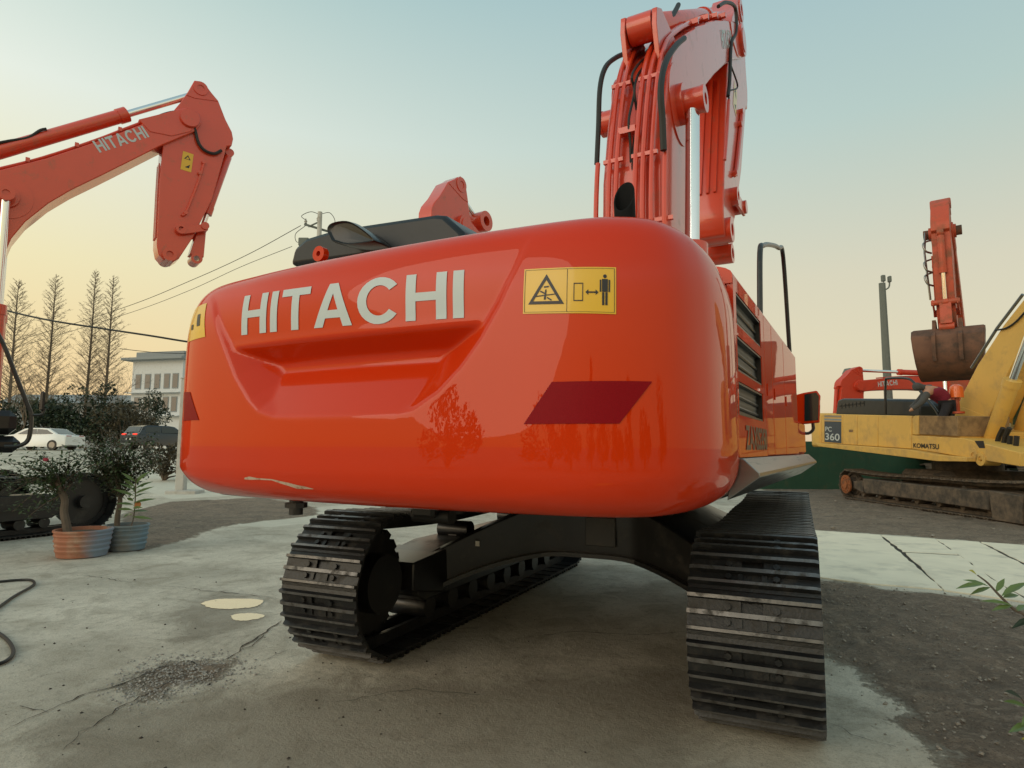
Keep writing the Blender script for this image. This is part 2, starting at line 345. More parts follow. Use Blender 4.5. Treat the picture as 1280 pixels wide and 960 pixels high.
def make_ground():
    ths = np.unique(np.concatenate([np.linspace(-pi, -.95, 40), np.linspace(-.95, .95, 520), np.linspace(.95, pi, 40)[:-1]]))
    rs = np.concatenate([[.3], np.geomspace(.9, 60, 420), np.geomspace(64, 1500, 30)])
    TH, RS = np.meshgrid(ths, rs, indexing='ij'); lat = RS*np.sin(TH); D = RS*np.cos(TH)
    X = CAM[0]+r0[0]*lat+H2[0]*D; Y = CAM[1]+r0[1]*lat+H2[1]*D; Z = ramp_z(lat, D)
    mud = np.max([sd_poly(p, X, Y) for p in MUD], axis=0); pale = np.max([sd_poly(p, X, Y) for p in PALE], axis=0); damp = np.max([sd_poly(p, X, Y) for p in DAMP], axis=0)
    def fbm(s, seed):
        o = np.zeros(X.shape); g = np.random.default_rng(seed)
        for k in range(7):
            a = g.uniform(0, 6.28); f = s*g.uniform(.6, 1.8); o += np.sin((X*cos(a)+Y*sin(a))*f+g.uniform(0, 6.28)+1.5*np.sin((X*sin(a)-Y*cos(a))*f*.7+k))
        return o/7
    near = RS < 60; mk = np.clip((mud+.05)/.15, 0, 1)*near
    Z = Z+mk*(.016*fbm(5, 1)+.020*fbm(13, 2)+.014*fbm(37, 5)+.02*np.clip(D-9, 0, 3)*(lat > 3)/3*fbm(9, 4))+.003*fbm(1.3, 3)*near
    nT, nR = X.shape; V = np.stack([X, Y, Z], -1).reshape(-1, 3)
    ii, jj = np.meshgrid(np.arange(nT), np.arange(nR-1), indexing='ij'); i2 = (ii+1) % nT
    F_ = np.stack([ii*nR+jj, ii*nR+jj+1, i2*nR+jj+1, i2*nR+jj], -1).reshape(-1, 4)
    me = bpy.data.meshes.new('ground'); k = len(F_)
    me.vertices.add(len(V)); me.vertices.foreach_set('co', V.ravel()); me.loops.add(k*4); me.loops.foreach_set('vertex_index', F_.ravel().astype(np.int32))
    me.polygons.add(k); me.polygons.foreach_set('loop_start', np.arange(0, k*4, 4, dtype=np.int32)); me.update(calc_edges=True); me.validate()
    me.polygons.foreach_set('use_smooth', np.ones(len(me.polygons), bool))
    for nm, A in (('mud', mud), ('pale', pale), ('damp', damp)):
        at = me.attributes.new(nm, 'FLOAT', 'POINT'); at.data.foreach_set('value', np.clip(A, -2, 2).astype(np.float32).ravel())
    m = bpy.data.materials.new('yard_ground'); m.use_nodes = True; n = m.node_tree; N = n.nodes; L = n.links; b = N['Principled BSDF']
    tc = N.new('ShaderNodeTexCoord').outputs['Object']
    def noise(s, det=8, rough=.6, dist=0.):
        q = N.new('ShaderNodeTexNoise'); q.inputs['Scale'].default_value = s; q.inputs['Detail'].default_value = det; q.inputs['Roughness'].default_value = rough; q.inputs['Distortion'].default_value = dist; L.new(tc, q.inputs[0]); return q.outputs[0]
    def math_(op, a, b_=None, c=None):
        q = N.new('ShaderNodeMath'); q.operation = op
        for k, v in enumerate((a, b_, c)):
            if v is None: continue
            if isinstance(v, (int, float)): q.inputs[k].default_value = v
            else: L.new(v, q.inputs[k])
        return q.outputs[0]
    def rng_(a, lo, hi, o0=0., o1=1.):
        q = N.new('ShaderNodeMapRange'); L.new(a, q.inputs[0])
        for k, v in enumerate((lo, hi, o0, o1)): q.inputs[k+1].default_value = v
        return q.outputs[0]
    def mix(f, a, b_):
        q = N.new('ShaderNodeMix'); q.data_type = 'RGBA'
        if isinstance(f, float): q.inputs[0].default_value = f
        else: L.new(f, q.inputs[0])
        for k, v in ((6, a), (7, b_)):
            if isinstance(v, tuple): q.inputs[k].default_value = (*v, 1)
            else: L.new(v, q.inputs[k])
        return q.outputs[2]
    def attr(nm):
        q = N.new('ShaderNodeAttribute'); q.attribute_name = nm; return q.outputs['Fac']
    n1, n2, n3, n4, n5 = noise(.55, 9, .62, .4), noise(2.2, 9, .68, .8), noise(14, 8, .72), noise(75, 5, .7), noise(260, 2, .6)
    conc = mix(rng_(n1, .34, .66), (.44, .405, .33), (.72, .665, .555)); conc = mix(rng_(n2, .46, .66, 0, .62), conc, (.30, .262, .20)); conc = mix(rng_(n3, .52, .68, 0, .60), conc, (.23, .205, .165)); conc = mix(rng_(n4, .52, .68, 0, .5), conc, (.15, .135, .11))
    conc = mix(rng_(math_('MULTIPLY_ADD', math_('SUBTRACT', n2, .5), .9, attr('damp')), -.1, .22, 0, .62), conc, (.19, .165, .125))
    conc = mix(rng_(n5, .56, .74, 0, .55), conc, (.15, .14, .12)); conc = mix(rng_(n5, .26, .42, .35, 0), conc, (.72, .69, .60))
    palec = mix(rng_(n2, .4, .75, 0, .6), (.64, .605, .51), (.48, .45, .375)); palec = mix(rng_(n4, .5, .85, 0, .3), palec, (.25, .24, .21))
    pf = rng_(math_('MULTIPLY_ADD', math_('SUBTRACT', n3, .5), .25, math_('MULTIPLY_ADD', math_('SUBTRACT', n2, .5), .5, attr('pale'))), -.03, .04)
    mudc = mix(rng_(n2, .35, .65), (.15, .115, .085), (.34, .268, .205)); mudc = mix(rng_(n3, .50, .68, 0, .8), mudc, (.45, .37, .29)); mudc = mix(rng_(n4, .52, .66, 0, .75), mudc, (.06, .048, .038))
    mf = rng_(math_('MULTIPLY_ADD', math_('SUBTRACT', n3, .5), .30, math_('MULTIPLY_ADD', math_('SUBTRACT', n2, .5), .55, attr('mud'))), -.05, .05)
    L.new(mix(mf, mix(pf, conc, palec), mudc), b.inputs['Base Color'])
    L.new(rng_(n2, .35, .7, .62, .92), b.inputs['Roughness']); b.inputs['Specular IOR Level'].default_value = .35
    h = math_('ADD', math_('MULTIPLY', n3, math_('MULTIPLY_ADD', mf, 3.0, .5)), math_('ADD', math_('MULTIPLY', n4, math_('MULTIPLY_ADD', mf, 1.3, .25)), math_('MULTIPLY', n2, .5)))
    bp = N.new('ShaderNodeBump'); bp.inputs['Strength'].default_value = .8; bp.inputs['Distance'].default_value = .025; L.new(h, bp.inputs['Height']); L.new(bp.outputs[0], b.inputs['Normal'])
    o = link(bpy.data.objects.new('ground', me)); me.materials.append(m); return tag(o, 'worn concrete yard with muddy patches', None, None, 'structure')
GR = make_ground()
# concrete slabs of the pale strip on the right, jointed
mat('slab', (.84, .775, .62), .85, var=.12, vscale=3., dirt=(.48, .45, .37), dirt_amt=.35, dirt_scale=1.3, bump=.25, bscale=25.)
def slab(px):
    P = gpoly(px); out = []
    for k in range(len(P)):
        a, b = P[k], P[(k+1) % len(P)]; n = max(2, int(np.hypot(*(b-a))/.18))
        for i in range(n): out.append(a+(b-a)*i/n+rng.normal(0, .008, 2))
    MB().prism(out, lambda a, b, t: (a, b, t), -.05, .012+random.uniform(0, .006)).build('concrete_slab', 'slab', GR, smooth=0, bevel=.006)
slab([(1010, 663), (1100, 669.5), (1178, 738), (1090, 731), (1028, 723), (985, 717)])
slab([(1102.5, 669.7), (1168, 674.3), (1198, 694.4), (1129, 690.5)])
slab([(1131, 692), (1200, 695.8), (1252, 733), (1290, 755), (1181, 739)])
slab([(1170, 674.5), (1223, 678), (1290, 712), (1290, 752), (1254, 733)])
slab([(1225.5, 678.3), (1330, 686), (1350, 725), (1293, 711)])
P_ = gpoly([(1000, 665), (1100, 671.5), (1225, 680.5), (1284, 684), (1284, 748), (1180, 736), (1090, 729), (1030, 721), (990, 715)]); MB().add([(*p, .006) for p in P_], [tuple(range(len(P_)))]).build('joint_filler', 'crack', GR, smooth=0)
# cracks: jagged open seams
def crack(px, w=.012):
    P = [hz(*p)[:2] for p in px]; out = []
    for a, b in zip(P[:-1], P[1:]):
        n = max(2, int(np.hypot(*(b-a))/.05))
        for i in range(n): out.append(a+(b-a)*i/n+rng.normal(0, .010, 2))
    out.append(P[-1]); n = len(out); vs = []; k = 0
    for i, p in enumerate(out):
        d = out[min(i+1, n-1)]-out[max(i-1, 0)]; d = d/(np.hypot(*d)+1e-9); q = np.array([-d[1], d[0]]); ww = w*sqrt(max(0, sin(pi*(i+.3)/(n+.6))))*random.uniform(.25, 1)
        vs += [(*(p-q*ww/2), .0075), (*(p+q*ww/2), .0075)]
    MB().add(vs, [(2*i, 2*i+2, 2*i+3, 2*i+1) for i in range(n-1)]).build('crack', 'crack', GR, smooth=0)
for c, w_ in (([(0, 918), (35, 900), (68, 887), (110, 868), (165, 852), (200, 835), (225, 828)], .016), ([(62, 891), (45, 887), (25, 884)], .01), ([(80, 940), (105, 915), (140, 892), (185, 868), (230, 845)], .012),
              ([(270, 831), (290, 822), (305, 808), (330, 793), (352, 777)], .018), ([(225, 829), (236, 826), (246, 832)], .012), ([(205, 733), (230, 735), (258, 739), (300, 743), (345, 748)], .018), ([(85, 718), (120, 722), (165, 729)], .012),
              ([(325, 828), (345, 820), (362, 813)], .01), ([(640, 800), (720, 790), (800, 795), (860, 790)], .012), ([(420, 880), (520, 862), (600, 870)], .008), ([(1038, 905), (1060, 920), (1120, 935)], .008), ([(300, 815), (318, 805), (330, 795)], .009)): crack(c, w_)
# puddles
mat('puddle_water', (.42, .38, .28), .03, var=.3, vscale=9., spec=1., coat=1., coat_r=.01)
for nm, px, lb in (('puddle', [(250, 755), (262, 751), (280, 749), (305, 749), (325, 750), (329, 754), (318, 759), (300, 761), (280, 762), (262, 760)], 'wide oval puddle on the concrete beside the left track'), ('puddle', [(287, 771), (296, 768), (312, 767), (329, 769), (326, 773), (312, 776), (295, 776)], 'small puddle just below the wide oval puddle')):
    P = gpoly(px); P = np.array(smooth_path(list(P)+[P[0]], 7))[:-1]; P = P+rng.normal(0, .006, P.shape)
    o = MB().add([(*p, .005) for p in P], [tuple(range(len(P)))]).build(nm, 'puddle_water', None, smooth=0); tag(o, lb, None, None, 'structure')
# stones and crumbs
def scatter(name, label, polys, n, smin, smax, m, seed, power=2.):
    g = np.random.default_rng(seed); base = np.array([(1, 0, 0), (-1, 0, 0), (0, 1, 0), (0, -1, 0), (0, 0, 1), (0, 0, -1)], float); F8 = [(0, 2, 4), (2, 1, 4), (1, 3, 4), (3, 0, 4), (2, 0, 5), (1, 2, 5), (3, 1, 5), (0, 3, 5)]
    mb = MB(); pts = []
    while len(pts) < n:
        q = polys[0]; lo, hi = q.min(0)-.3, q.max(0)+.3; C_ = g.uniform(lo, hi, (4000, 2)); dv = np.stack([(C_-CAM[:2])@r0[:2], (C_-CAM[:2])@H2[:2]], 1)
        keep = (sd_poly(q, C_[:, 0], C_[:, 1]) > g.uniform(-.25, .1, 4000)) & (dv[:, 1] > .5) & (abs(dv[:, 0]) < dv[:, 1]*1.0+.3) & (g.uniform(0, 1, 4000) < np.clip(3.5/np.maximum(dv[:, 1], .1), 0, 1)); pts += list(C_[keep])
    for p in pts[:n]:
        s = smin+(smax-smin)*g.uniform()**power; R_ = Matrix.Rotation(g.uniform(0, 6.28), 3, 'Z') @ Matrix.Rotation(g.uniform(0, 3), 3, 'X')
        vs = [Vector(R_ @ Vector(v*g.uniform(.6, 1.1)*s)) for v in base]; mb.add([(v[0]+p[0], v[1]+p[1], v[2]*.7+s*.35) for v in vs], F8)
    return tag(mb.build(name, m, None, smooth=0, fix=False), label, None, None, 'stuff')
scatter('gravel', 'pale gravel scattered over the muddy ground', MUD[:1], 2600, .0025, .020, 'stone', 3, 4.)
scatter('gravel', 'loose gravel in the broken patch of concrete', MUD[3:], 1500, .004, .014, 'stone_grey', 5)
scatter('dirt_crumbs', 'dark dirt crumbs strewn on the concrete', [gpoly([(0, 720), (700, 720), (700, 990), (0, 990)])], 420, .003, .013, 'crumb', 4, 4.)
scatter('gravel', 'stones on the churned mud by the yellow excavator', MUD[1:2], 500, .01, .06, 'stone', 6, 3.)
# ================================================================ excavator pieces
def track_path(R, zc, y0, y1, sag):                     # closed loop of shoe-plate centres: returns function arc -> (y,z,tangent)
    pts = []
    for k in range(25): t = radians(270-180*k/24); pts.append((y0+R*cos(t), zc+R*sin(t)))      # rear wrap, bottom to top
    for k in range(1, 24): q = k/24; pts.append((y0+(y1-y0)*q, zc+R-sag*(4*q*(1-q))*(1+.25*sin(q*9))))
    for k in range(25): t = radians(90-180*k/24); pts.append((y1+R*cos(t), zc+R+R*sin(t)-R))
    for k in range(1, 24): q = k/24; pts.append((y1+(y0-y1)*q, zc-R))
    P = np.array(pts); P = np.vstack([P, P[:1]]); d = np.r_[0, np.cumsum(np.hypot(*np.diff(P, axis=0).T))]
    def at(s):
        s %= d[-1]; y = np.interp(s, d, P[:, 0]); z = np.interp(s, d, P[:, 1]); e = .09
        a = np.array([np.interp((s-e) % d[-1], d, P[:, 0]), np.interp((s-e) % d[-1], d, P[:, 1])]); b = np.array([np.interp((s+e) % d[-1], d, P[:, 0]), np.interp((s+e) % d[-1], d, P[:, 1])])
        t = b-a; return y, z, t/np.hypot(*t)
    return at, d[-1]
def shoe_mesh(pitch, w, m):                             # X across, Y along travel, Z outwards; triple grouser plate
    mb = MB(); h = pitch/2
    pr = [(-h*.96, -.012), (-h*.96, .0), (-h*.80, .004), (-h*.78, .034), (-h*.64, .036), (-h*.60, .004), (-.012, .002), (-.010, .030), (.012, .030), (.016, .002), (h*.60, .004), (h*.64, .032), (h*.80, .034), (h*.84, .002), (h*1.04, -.008), (h*1.04, -.020), (h*.3, -.014)]
    n = len(pr); xs = [-w/2, -w/2+.02, -.05, .05, w/2-.02, w/2]; vs = [(x, y, z-(.006 if k in (0, 5) and z > .02 else 0)) for k, x in enumerate(xs) for y, z in pr]
    fs = [(k*n+i, k*n+(i+1) % n, (k+1)*n+(i+1) % n, (k+1)*n+i) for k in range(5) for i in range(n) if not (k == 2 and i == 9)]+[tuple(range(n-1, -1, -1)), tuple(5*n+i for i in range(n))]
    mb.add(vs, fs)
    for x in (-.11, .11):
        for y in (-h*.33, h*.33): mb.tube([(x, y, -.002), (x, y, .022)], .017, 6)
    for x in (-.055, .055): mb.box(x-.012, x+.012, -h*.52, -h*.14, .0, .014)
    o = mb.build('shoe', m); me = o.data; bpy.data.objects.remove(o)
    if m == 'track_steel':
        me.materials.append(MAT['worn_steel'])
        for p in me.polygons:
            if p.center.z > .026 and p.normal.z > .8: p.material_index = 1
    return me
def make_track(par, x, R, zc, y0, y1, sag, nshoe, w, m_shoe, m_frame, side, single=True, holes=True):
    at, Ltot = track_path(R, zc, y0, y1, sag); pitch = Ltot/nshoe
    for xo in (-.09, .09):
        ch = MB()                                      # the link chain inside
        for i in range(nshoe*2):
            a = at(i*pitch/2); b = at((i+1)*pitch/2); nx = np.array([a[2][1], -a[2][0]])
            ch.bar((x+xo, a[0]+(-a[2][1])*-.055, a[1]+a[2][0]*-.055), (x+xo, b[0]+(-b[2][1])*-.055, b[1]+b[2][0]*-.055), .035, .075, up=(0, -a[2][1], a[2][0]))
        chain = ch.build('link_chain', m_shoe, par, smooth=0)
    me = shoe_mesh(pitch, w, m_shoe) if single else None
    if not single: me = None; mb = MB()
    for i in range(nshoe):
        y, z, t = at(i*pitch); out = np.array([-t[1], t[0]])
        # travel direction t, outwards normal: pick the one pointing away from the loop centre
        c = np.array([(y0+y1)/2, zc]); 
        if abs(y-np.clip(y, y0, y1)) < 1e-6: o_ = np.array([0, 1.]) if z > zc else np.array([0, -1.])
        else: o_ = np.array([y-np.clip(y, y0, y1), z-zc])
        if out@o_ < 0: out = -out
        ax = np.array([0, t[0], t[1]]); az = np.array([0, out[0], out[1]]); xx = np.cross(ax, az)
        if single:
            o = link(bpy.data.objects.new('shoe', me)); o.parent = chain
            o.matrix_local = Matrix(((xx[0], ax[0], az[0], x), (xx[1], ax[1], az[1], y), (xx[2], ax[2], az[2], z), (0, 0, 0, 1)))
        else:
            mb.obox((x, y, z), (1, 0, 0), ax, az, w/2, pitch*.49, .012)
            for q in (-.36, 0, .36): mb.obox(np.array((x, y, z))+ax*pitch*q+az*.024, (1, 0, 0), ax, az, w/2, .012, .014)
    if not single: mb.build('shoe_belt', m_shoe, par, smooth=0); par.children[-1]['kind'] = 'stuff'
    # frame, sprocket, idler, rollers
    f = MB(); yb, yf = y0+.42, y1-.42
    f.prism([(yb, zc-.17), (yb+.1, zc-.22), (yf-.1, zc-.22), (yf, zc-.15), (yf, zc+.12), (yf-.2, zc+.17), (yb+.5, zc+.17), (yb, zc+.10)], lambda a, b, t: (t, a, b), x-.19, x+.19)
    f.prism([(yb-.15, zc-.1), (yb+.35, zc-.2), (yb+.35, zc+.14), (yb-.15, zc+.1)], lambda a, b, t: (t, a, b), x-.24, x+.24)
    fr = f.build('track_frame', m_frame, par, bevel=.012)
    MB().box(x+side*.19, x+side*.235, yb+.45, yf-.1, zc-.06, zc-.035).build('guard_rib', m_frame, fr)
    sp = MB(); sp.cyl((x-.06, y0, zc), (x+.06, y0, zc), R-.11, 28); sp.cyl((x-.19, y0, zc), (x+.19, y0, zc), .20, 24)
    for k in range(21):
        a = 2*pi*k/21; sp.bar((x, y0+cos(a)*(R-.14), zc+sin(a)*(R-.14)), (x, y0+cos(a)*(R-.055), zc+sin(a)*(R-.055)), .07, .07, up=(1, 0, 0))
    sp.build('sprocket', m_frame, par)
    idl = MB(); idl.cyl((x-.09, y1, zc), (x+.09, y1, zc), R-.075, 28); idl.cyl((x-.2, y1, zc), (x+.2, y1, zc), .11, 16); idl.build('idler', m_frame, par)
    for k in range(8):
        yy = y0+.62+k*(y1-y0-1.24)/7; MB().cyl((x-.17, yy, zc-R+.17), (x+.17, yy, zc-R+.17), .085, 14).build('track_roller', m_frame, par)
    for q in (.35, .68):
        yy = y0+(y1-y0)*q; zz = zc+R-sag*4*q*(1-q)-.19; b = MB().cyl((x-.15, yy, zz), (x+.15, yy, zz), .075, 14); b.bar((x-.0, yy, zc+.1), (x-.0, yy, zz), .08, .12, up=(0, 1, 0)); b.build('carrier_roller', m_frame, par)
    return chain
BOOM = [(-.24, 0), (-.2, .2), (.12, .52), (.6, 1.0), (1.1, 1.32), (1.6, 1.53), (2.0, 1.65), (2.35, 1.68), (2.7, 1.63), (3.5, 1.40), (4.5, 1.06), (5.4, .70), (5.9, .48), (6.28, .32), (6.52, .22), (6.62, .08), (6.62, -.06), (6.5, -.18), (6.3, -.2), (5.6, .12), (4.8, .42), (4.0, .68), (3.4, .85), (2.9, .95), (2.5, .97), (2.1, .91), (1.7, .75), (1.2, .42), (.6, .0), (.2, -.23), (-.12, -.2)]
BTOP = [(.12, .52), (.6, 1.0), (1.1, 1.32), (1.6, 1.53), (2.0, 1.65), (2.35, 1.68), (2.7, 1.63), (3.5, 1.40), (4.5, 1.06), (5.4, .70), (5.9, .48)]
ARM = [(.0, .82), (.1, .85), (.22, .80), (.3, .72), (.45, .6), (.62, .28), (.76, .08), (.8, -.05), (.79, -.2), (.70, -.24), (.68, -.45), (.57, -1.38), (.34, -2.2), (.16, -2.66), (.08, -2.74), (-.08, -2.74), (-.17, -2.66), (-.22, -2.5), (-.32, -1.34), (-.36, -.5), (-.3, -.25), (-.26, .1), (-.18, .28), (-.08, .55)]
class BoomMap:
    def __init__(s, foot, tip, armtip, lat):
        s.foot, s.tip = np.array(foot, float), np.array(tip, float); d = s.tip-s.foot; s.L = np.hypot(*d); s.e = d/s.L; s.k = s.L/6.4; s.lat = lat
        d2 = np.array(armtip, float)-s.tip; s.La = np.hypot(*d2); s.dn = d2/s.La; s.out = np.array([-s.dn[1], s.dn[0]]); s.k2 = s.La/2.63
    def b(s, x, y, lat=0.):
        p = s.foot+s.k*(x*s.e+y*np.array([-s.e[1], s.e[0]])); return np.array([s.lat+lat, p[0], p[1]])
    def a(s, o, u, lat=0.):
        p = s.tip+s.k2*(o*s.out-u*s.dn); return np.array([s.lat+lat, p[0], p[1]])
def cylinder(par, name, A, Bp, rb, rr, frac, m, rz, lugs=True, n=20):
    A, Bp = np.array(A), np.array(Bp); d = Bp-A; L = np.linalg.norm(d); d /= L; q = A+d*L*frac
    mb = MB(); mb.tube([A+d*rb*.8, A+d*rb*1.1, q-d*.16, q-d*.16, q, q], [rb*.8, rb, rb, rb*1.13, rb*1.13, rr*1.15], n)
    mb.cyl(A-np.array([rb*.9, 0, 0]), A+np.array([rb*.9, 0, 0]), rb*1.05, n)
    c = mb.build(name, m, par, rz=rz)
    MB().cyl(q, Bp-d*rr*1.5, rr, n).build('rod', 'chrome', c)
    MB().cyl(Bp-np.array([rb*.8, 0, 0]), Bp+np.array([rb*.8, 0, 0]), rr*1.9, n).build('rod_eye', m, c)
    return c
def boom_arm(par, M, wid, m, rz, base=(.85, 1.7), pipes=(), detail=True, text=True, awid=.42, bucket=None, textmat='letter_white', links=True, bfrac=.80, chrome_frac=.60, PIN=(2.3, 1.33), outline=BOOM, btop=BTOP, cyl_base=(2.5, 1.88)):
    h = wid/2; tx, ty_ = [p[0] for p in btop], [p[1] for p in btop]; cx, cy = cyl_base
    bo = MB().prism(outline, lambda a, b, t: M.b(a, b, t), -h, h).build('boom', m, par, bevel=.014*M.k, rz=rz)
    for x, y, r in ((0, 0, .2), (*PIN, .17), (6.4, 0, .16)):
        MB().cyl(M.b(x, y, -h-.07), M.b(x, y, h+.07), r*M.k, 24).build('pin_boss', m, bo)
    if detail:
        MB().cyl(M.b(*PIN, -h-.012), M.b(*PIN, h+.012), .34*M.k, 32).build('pin_plate', m, bo)
        MB().prism([(5.75, .54), (6.3, .27), (6.55, .12), (6.56, -.06), (6.42, -.16), (6.2, -.14), (5.9, .02), (5.7, .3)], lambda a, b, t: M.b(a, b, t), -h-.014, h+.014).build('tip_plate', m, bo, bevel=.008)
    # arm cylinder bracket and cylinder
    br = MB()
    for s in (-1, 1): br.prism([(cx-.36, np.interp(cx-.36, tx, ty_)-.04), (cx+.42, np.interp(cx+.42, tx, ty_)-.04), (cx+.15, cy+.06), (cx, cy+.13), (cx-.13, cy+.06)], lambda a, b, t: M.b(a, b, t), s*.16-.025, s*.16+.025)
    br.build('bracket', m, bo, bevel=.006)
    cylinder(par, 'arm_cylinder', M.b(cx, cy), M.a(.12, .70), .115*M.k, .06*M.k, chrome_frac, m, rz)
    # boom cylinders
    P = M.b(*PIN)
    for s in (-1, 1):
        lx = M.lat+s*(h+.115*M.k); cylinder(par, 'boom_cylinder', (lx, base[0], base[1]), (lx, P[1], P[2]), .11*M.k, .058*M.k, .52, m, rz)
        MB().cyl((M.lat+s*h, P[1], P[2]), (M.lat+s*(h+.20*M.k), P[1], P[2]), .10*M.k, 20).ring((M.lat+s*(h+.20*M.k), P[1], P[2]), (M.lat+s*(h+.225*M.k), P[1], P[2]), .115*M.k, .05*M.k).build('pin_end', m, bo)
    # pipes along the boom's back
    for lat, x0, x1, r in pipes:
        path = []
        for a, b in smooth_path([(p[0], p[1]) for p in btop], 4):
            if x0 <= a <= x1: path.append(M.b(a-.02, b+.06, lat))
        if len(path) > 2: MB().tube(path, r, 8).build('pipe', m, bo)
    if text:
        for s in (1, -1):
            c = [M.b(*q, s*(h+.004)) for q in (((4.82, .60), (5.62, .25), (5.70, .44), (4.90, .79)) if s > 0 else ((5.62, .25), (4.82, .60), (4.90, .79), (5.70, .44)))]
            letter_mesh('HITACHI', lambda u, v: bil(c, u, v), 5).build('lettering', textmat, bo, smooth=0, fix=False)
    # arm
    ha = awid/2
    ar = MB().prism(ARM, lambda a, b, t: M.a(a, b, t), -ha, ha).build('arm', m, par, bevel=.012*M.k2, rz=rz)
    for o_, u_, r, e in ((0, 0, .17, .12), (.12, .70, .13, .03), (0, -2.63, .12, .07), (.12, -2.12, .09, .10)):
        MB().ring(M.a(o_, u_, -ha-e), M.a(o_, u_, ha+e), r*M.k2, r*.5*M.k2, 20).cyl(M.a(o_, u_, -ha-e*.5), M.a(o_, u_, ha+e*.5), r*.52*M.k2, 14).build('pin_boss', m, ar)
    if detail:
        MB().prism([(.16, .84), (.44, .58), (.05, .47), (-.1, .47), (.02, .8)], lambda a, b, t: M.a(a, b, t), -ha-.012, ha+.012).build('horn_plate', m, ar, bevel=.005)
        for k, lt in enumerate((-.1, 0, .1)):
            MB().prism([(-.345, -.95), (-.30, -1.5), (-.235, -2.35), (-.255, -2.35), (-.325, -1.5), (-.365, -.95)], lambda a, b, t: M.a(a, b, t), lt-.018, lt+.018).build('stiffener', m, ar)
        pp = smooth_path([M.a(.35, -.72, ha+.03), M.a(.30, -1.1, ha+.03), M.a(.17, -1.75, ha+.03), M.a(.1, -1.85, ha+.03)], 4)
        MB().tube(pp, .022*M.k2, 6).build('pipe', m, ar)
        for q in ((.34, -.72), (.16, -1.78), (.30, -.95)): MB().cyl(M.a(*q, ha), M.a(*q, ha+.06), .035*M.k2, 8).build('pipe_clamp', m, ar)
        c = [M.a(-.02, -.98, ha+.004), M.a(.16, -.98, ha+.004), M.a(.16, -.62, ha+.004), M.a(-.02, -.62, ha+.004)]
        lb = MB().add(c, [(0, 1, 2, 3)]).build('warning_label', 'label_yellow', ar, smooth=0, fix=False)
        tri = [bil(c, .5+.36*sin(a), .70+.16*cos(a))+np.array([.002, 0, 0]) for a in (0, 2.1, 4.2)]; tin = [bil(c, .5+.2*sin(a), .69+.09*cos(a))+np.array([.002, 0, 0]) for a in (0, 2.1, 4.2)]
        MB().add(tri+tin, [(0, 1, 4, 3), (1, 2, 5, 4), (2, 0, 3, 5)]).build('symbol', 'label_black', ar, smooth=0, fix=False)
        MB().add([bil(c, u, v)+np.array([.002, 0, 0]) for u, v in ((.35, .18), (.75, .18), (.8, .38), (.62, .3))], [(0, 1, 2, 3)]).build('symbol', 'label_black', ar, smooth=0, fix=False)
    # bucket cylinder on the outer edge, and the linkage
    cylinder(par, 'bucket_cylinder', M.a(.80, -.28), M.a(.50, -1.95), .075*M.k2, .045*M.k2, bfrac, m, rz)
    if links:
        for s in (-1, 1): MB().prism([(.06, -2.2), (.18, -2.05), (.56, -1.88), (.56, -2.02), (.18, -2.2)], lambda a, b, t: M.a(a, b, t), s*(ha+.07)-.02, s*(ha+.07)+.02).build('side_link', m, ar, bevel=.005)
        lk = MB().prism([(.42, -1.98), (.56, -1.98), (.58, -2.5), (.34, -2.5)], lambda a, b, t: M.a(a, b, t), -ha*.62, ha*.62)
        lk.build('bucket_link', m, ar, bevel=.01)
        MB().ring(M.a(.46, -2.56, -ha*.8), M.a(.46, -2.56, ha*.8), .10*M.k2, .055*M.k2).build('link_boss', m, ar)
        MB().cyl(M.a(.5, -1.95, -ha-.12), M.a(.5, -1.95, ha+.12), .07*M.k2, 16).build('link_pin', m, ar)
    return bo, ar
# ================================================================ the main excavator
SCY = 2.45; DL = .08; UF = Frame((0, SCY), DL)
EX = empty('excavator', (0, SCY, 0), 0, 'large orange crawler excavator turning its glossy lettered counterweight to the yard', 'excavator')
T = lambda y: y-SCY
for s in (-1, 1):
    make_track(EX, s*1.295, .455, .495, T(.49), T(4.22), .05, 48, .60, 'track_steel', 'black_paint', s)
# arched car body
cb = MB(); xs = np.linspace(-1.14, 1.14, 25); prof = []
def cbz(x):
    a = abs(x); top = .975-.34*max(0, (a-.45)/.69)**1.15; bot = .60-.28*max(0, (a-.15)/.99)**1.9; return bot, top
vs = []; fs = []
for x in xs:
    b, t = cbz(x); spread = .0+.42*max(0, (abs(x)-.35)/.79)
    for y, z in ((T(1.62)-spread, b), (T(1.60)-spread, t-.03), (T(1.66)-spread, t), (T(3.25)+spread, t), (T(3.3)+spread, t-.03), (T(3.3)+spread, b)): vs.append((x, y, z))
for i in range(len(xs)-1):
    for k in range(6): j = (k+1) % 6; fs.append((i*6+k, i*6+j, (i+1)*6+j, (i+1)*6+k))
fs += [tuple(range(6)), tuple(range(len(vs)-6, len(vs)))]
cbo = cb.add(vs, fs).build('car_body', 'black_paint', EX, smooth=30, bevel=.008)
lip = MB()
for i in range(len(xs)-1):
    for x0, x1 in ((xs[i], xs[i+1]),):
        y_ = lambda x: T(1.585)-.42*max(0, (abs(x)-.35)/.79)
        lip.bar((x0, y_(x0), cbz(x0)[0]+.005), (x1, y_(x1), cbz(x1)[0]+.005), .05, .03)
lip.build('edge_flange', 'black_paint', cbo)
MB().box(-.02, .22, T(1.585), T(1.62), .68, .90, .006).build('cover_plate', 'deck_grey', cbo)
MB().box(-.835, -.80, T(1.30), T(1.303), .66, .70).build('sticker', 'sticker_white', cbo)
MB().cyl((0, 0, .96), (0, 0, 1.10), .78, 48).cyl((0, 0, 1.0), (0, 0, 1.05), .83, 48).build('swing_bearing', 'deck_grey', EX)
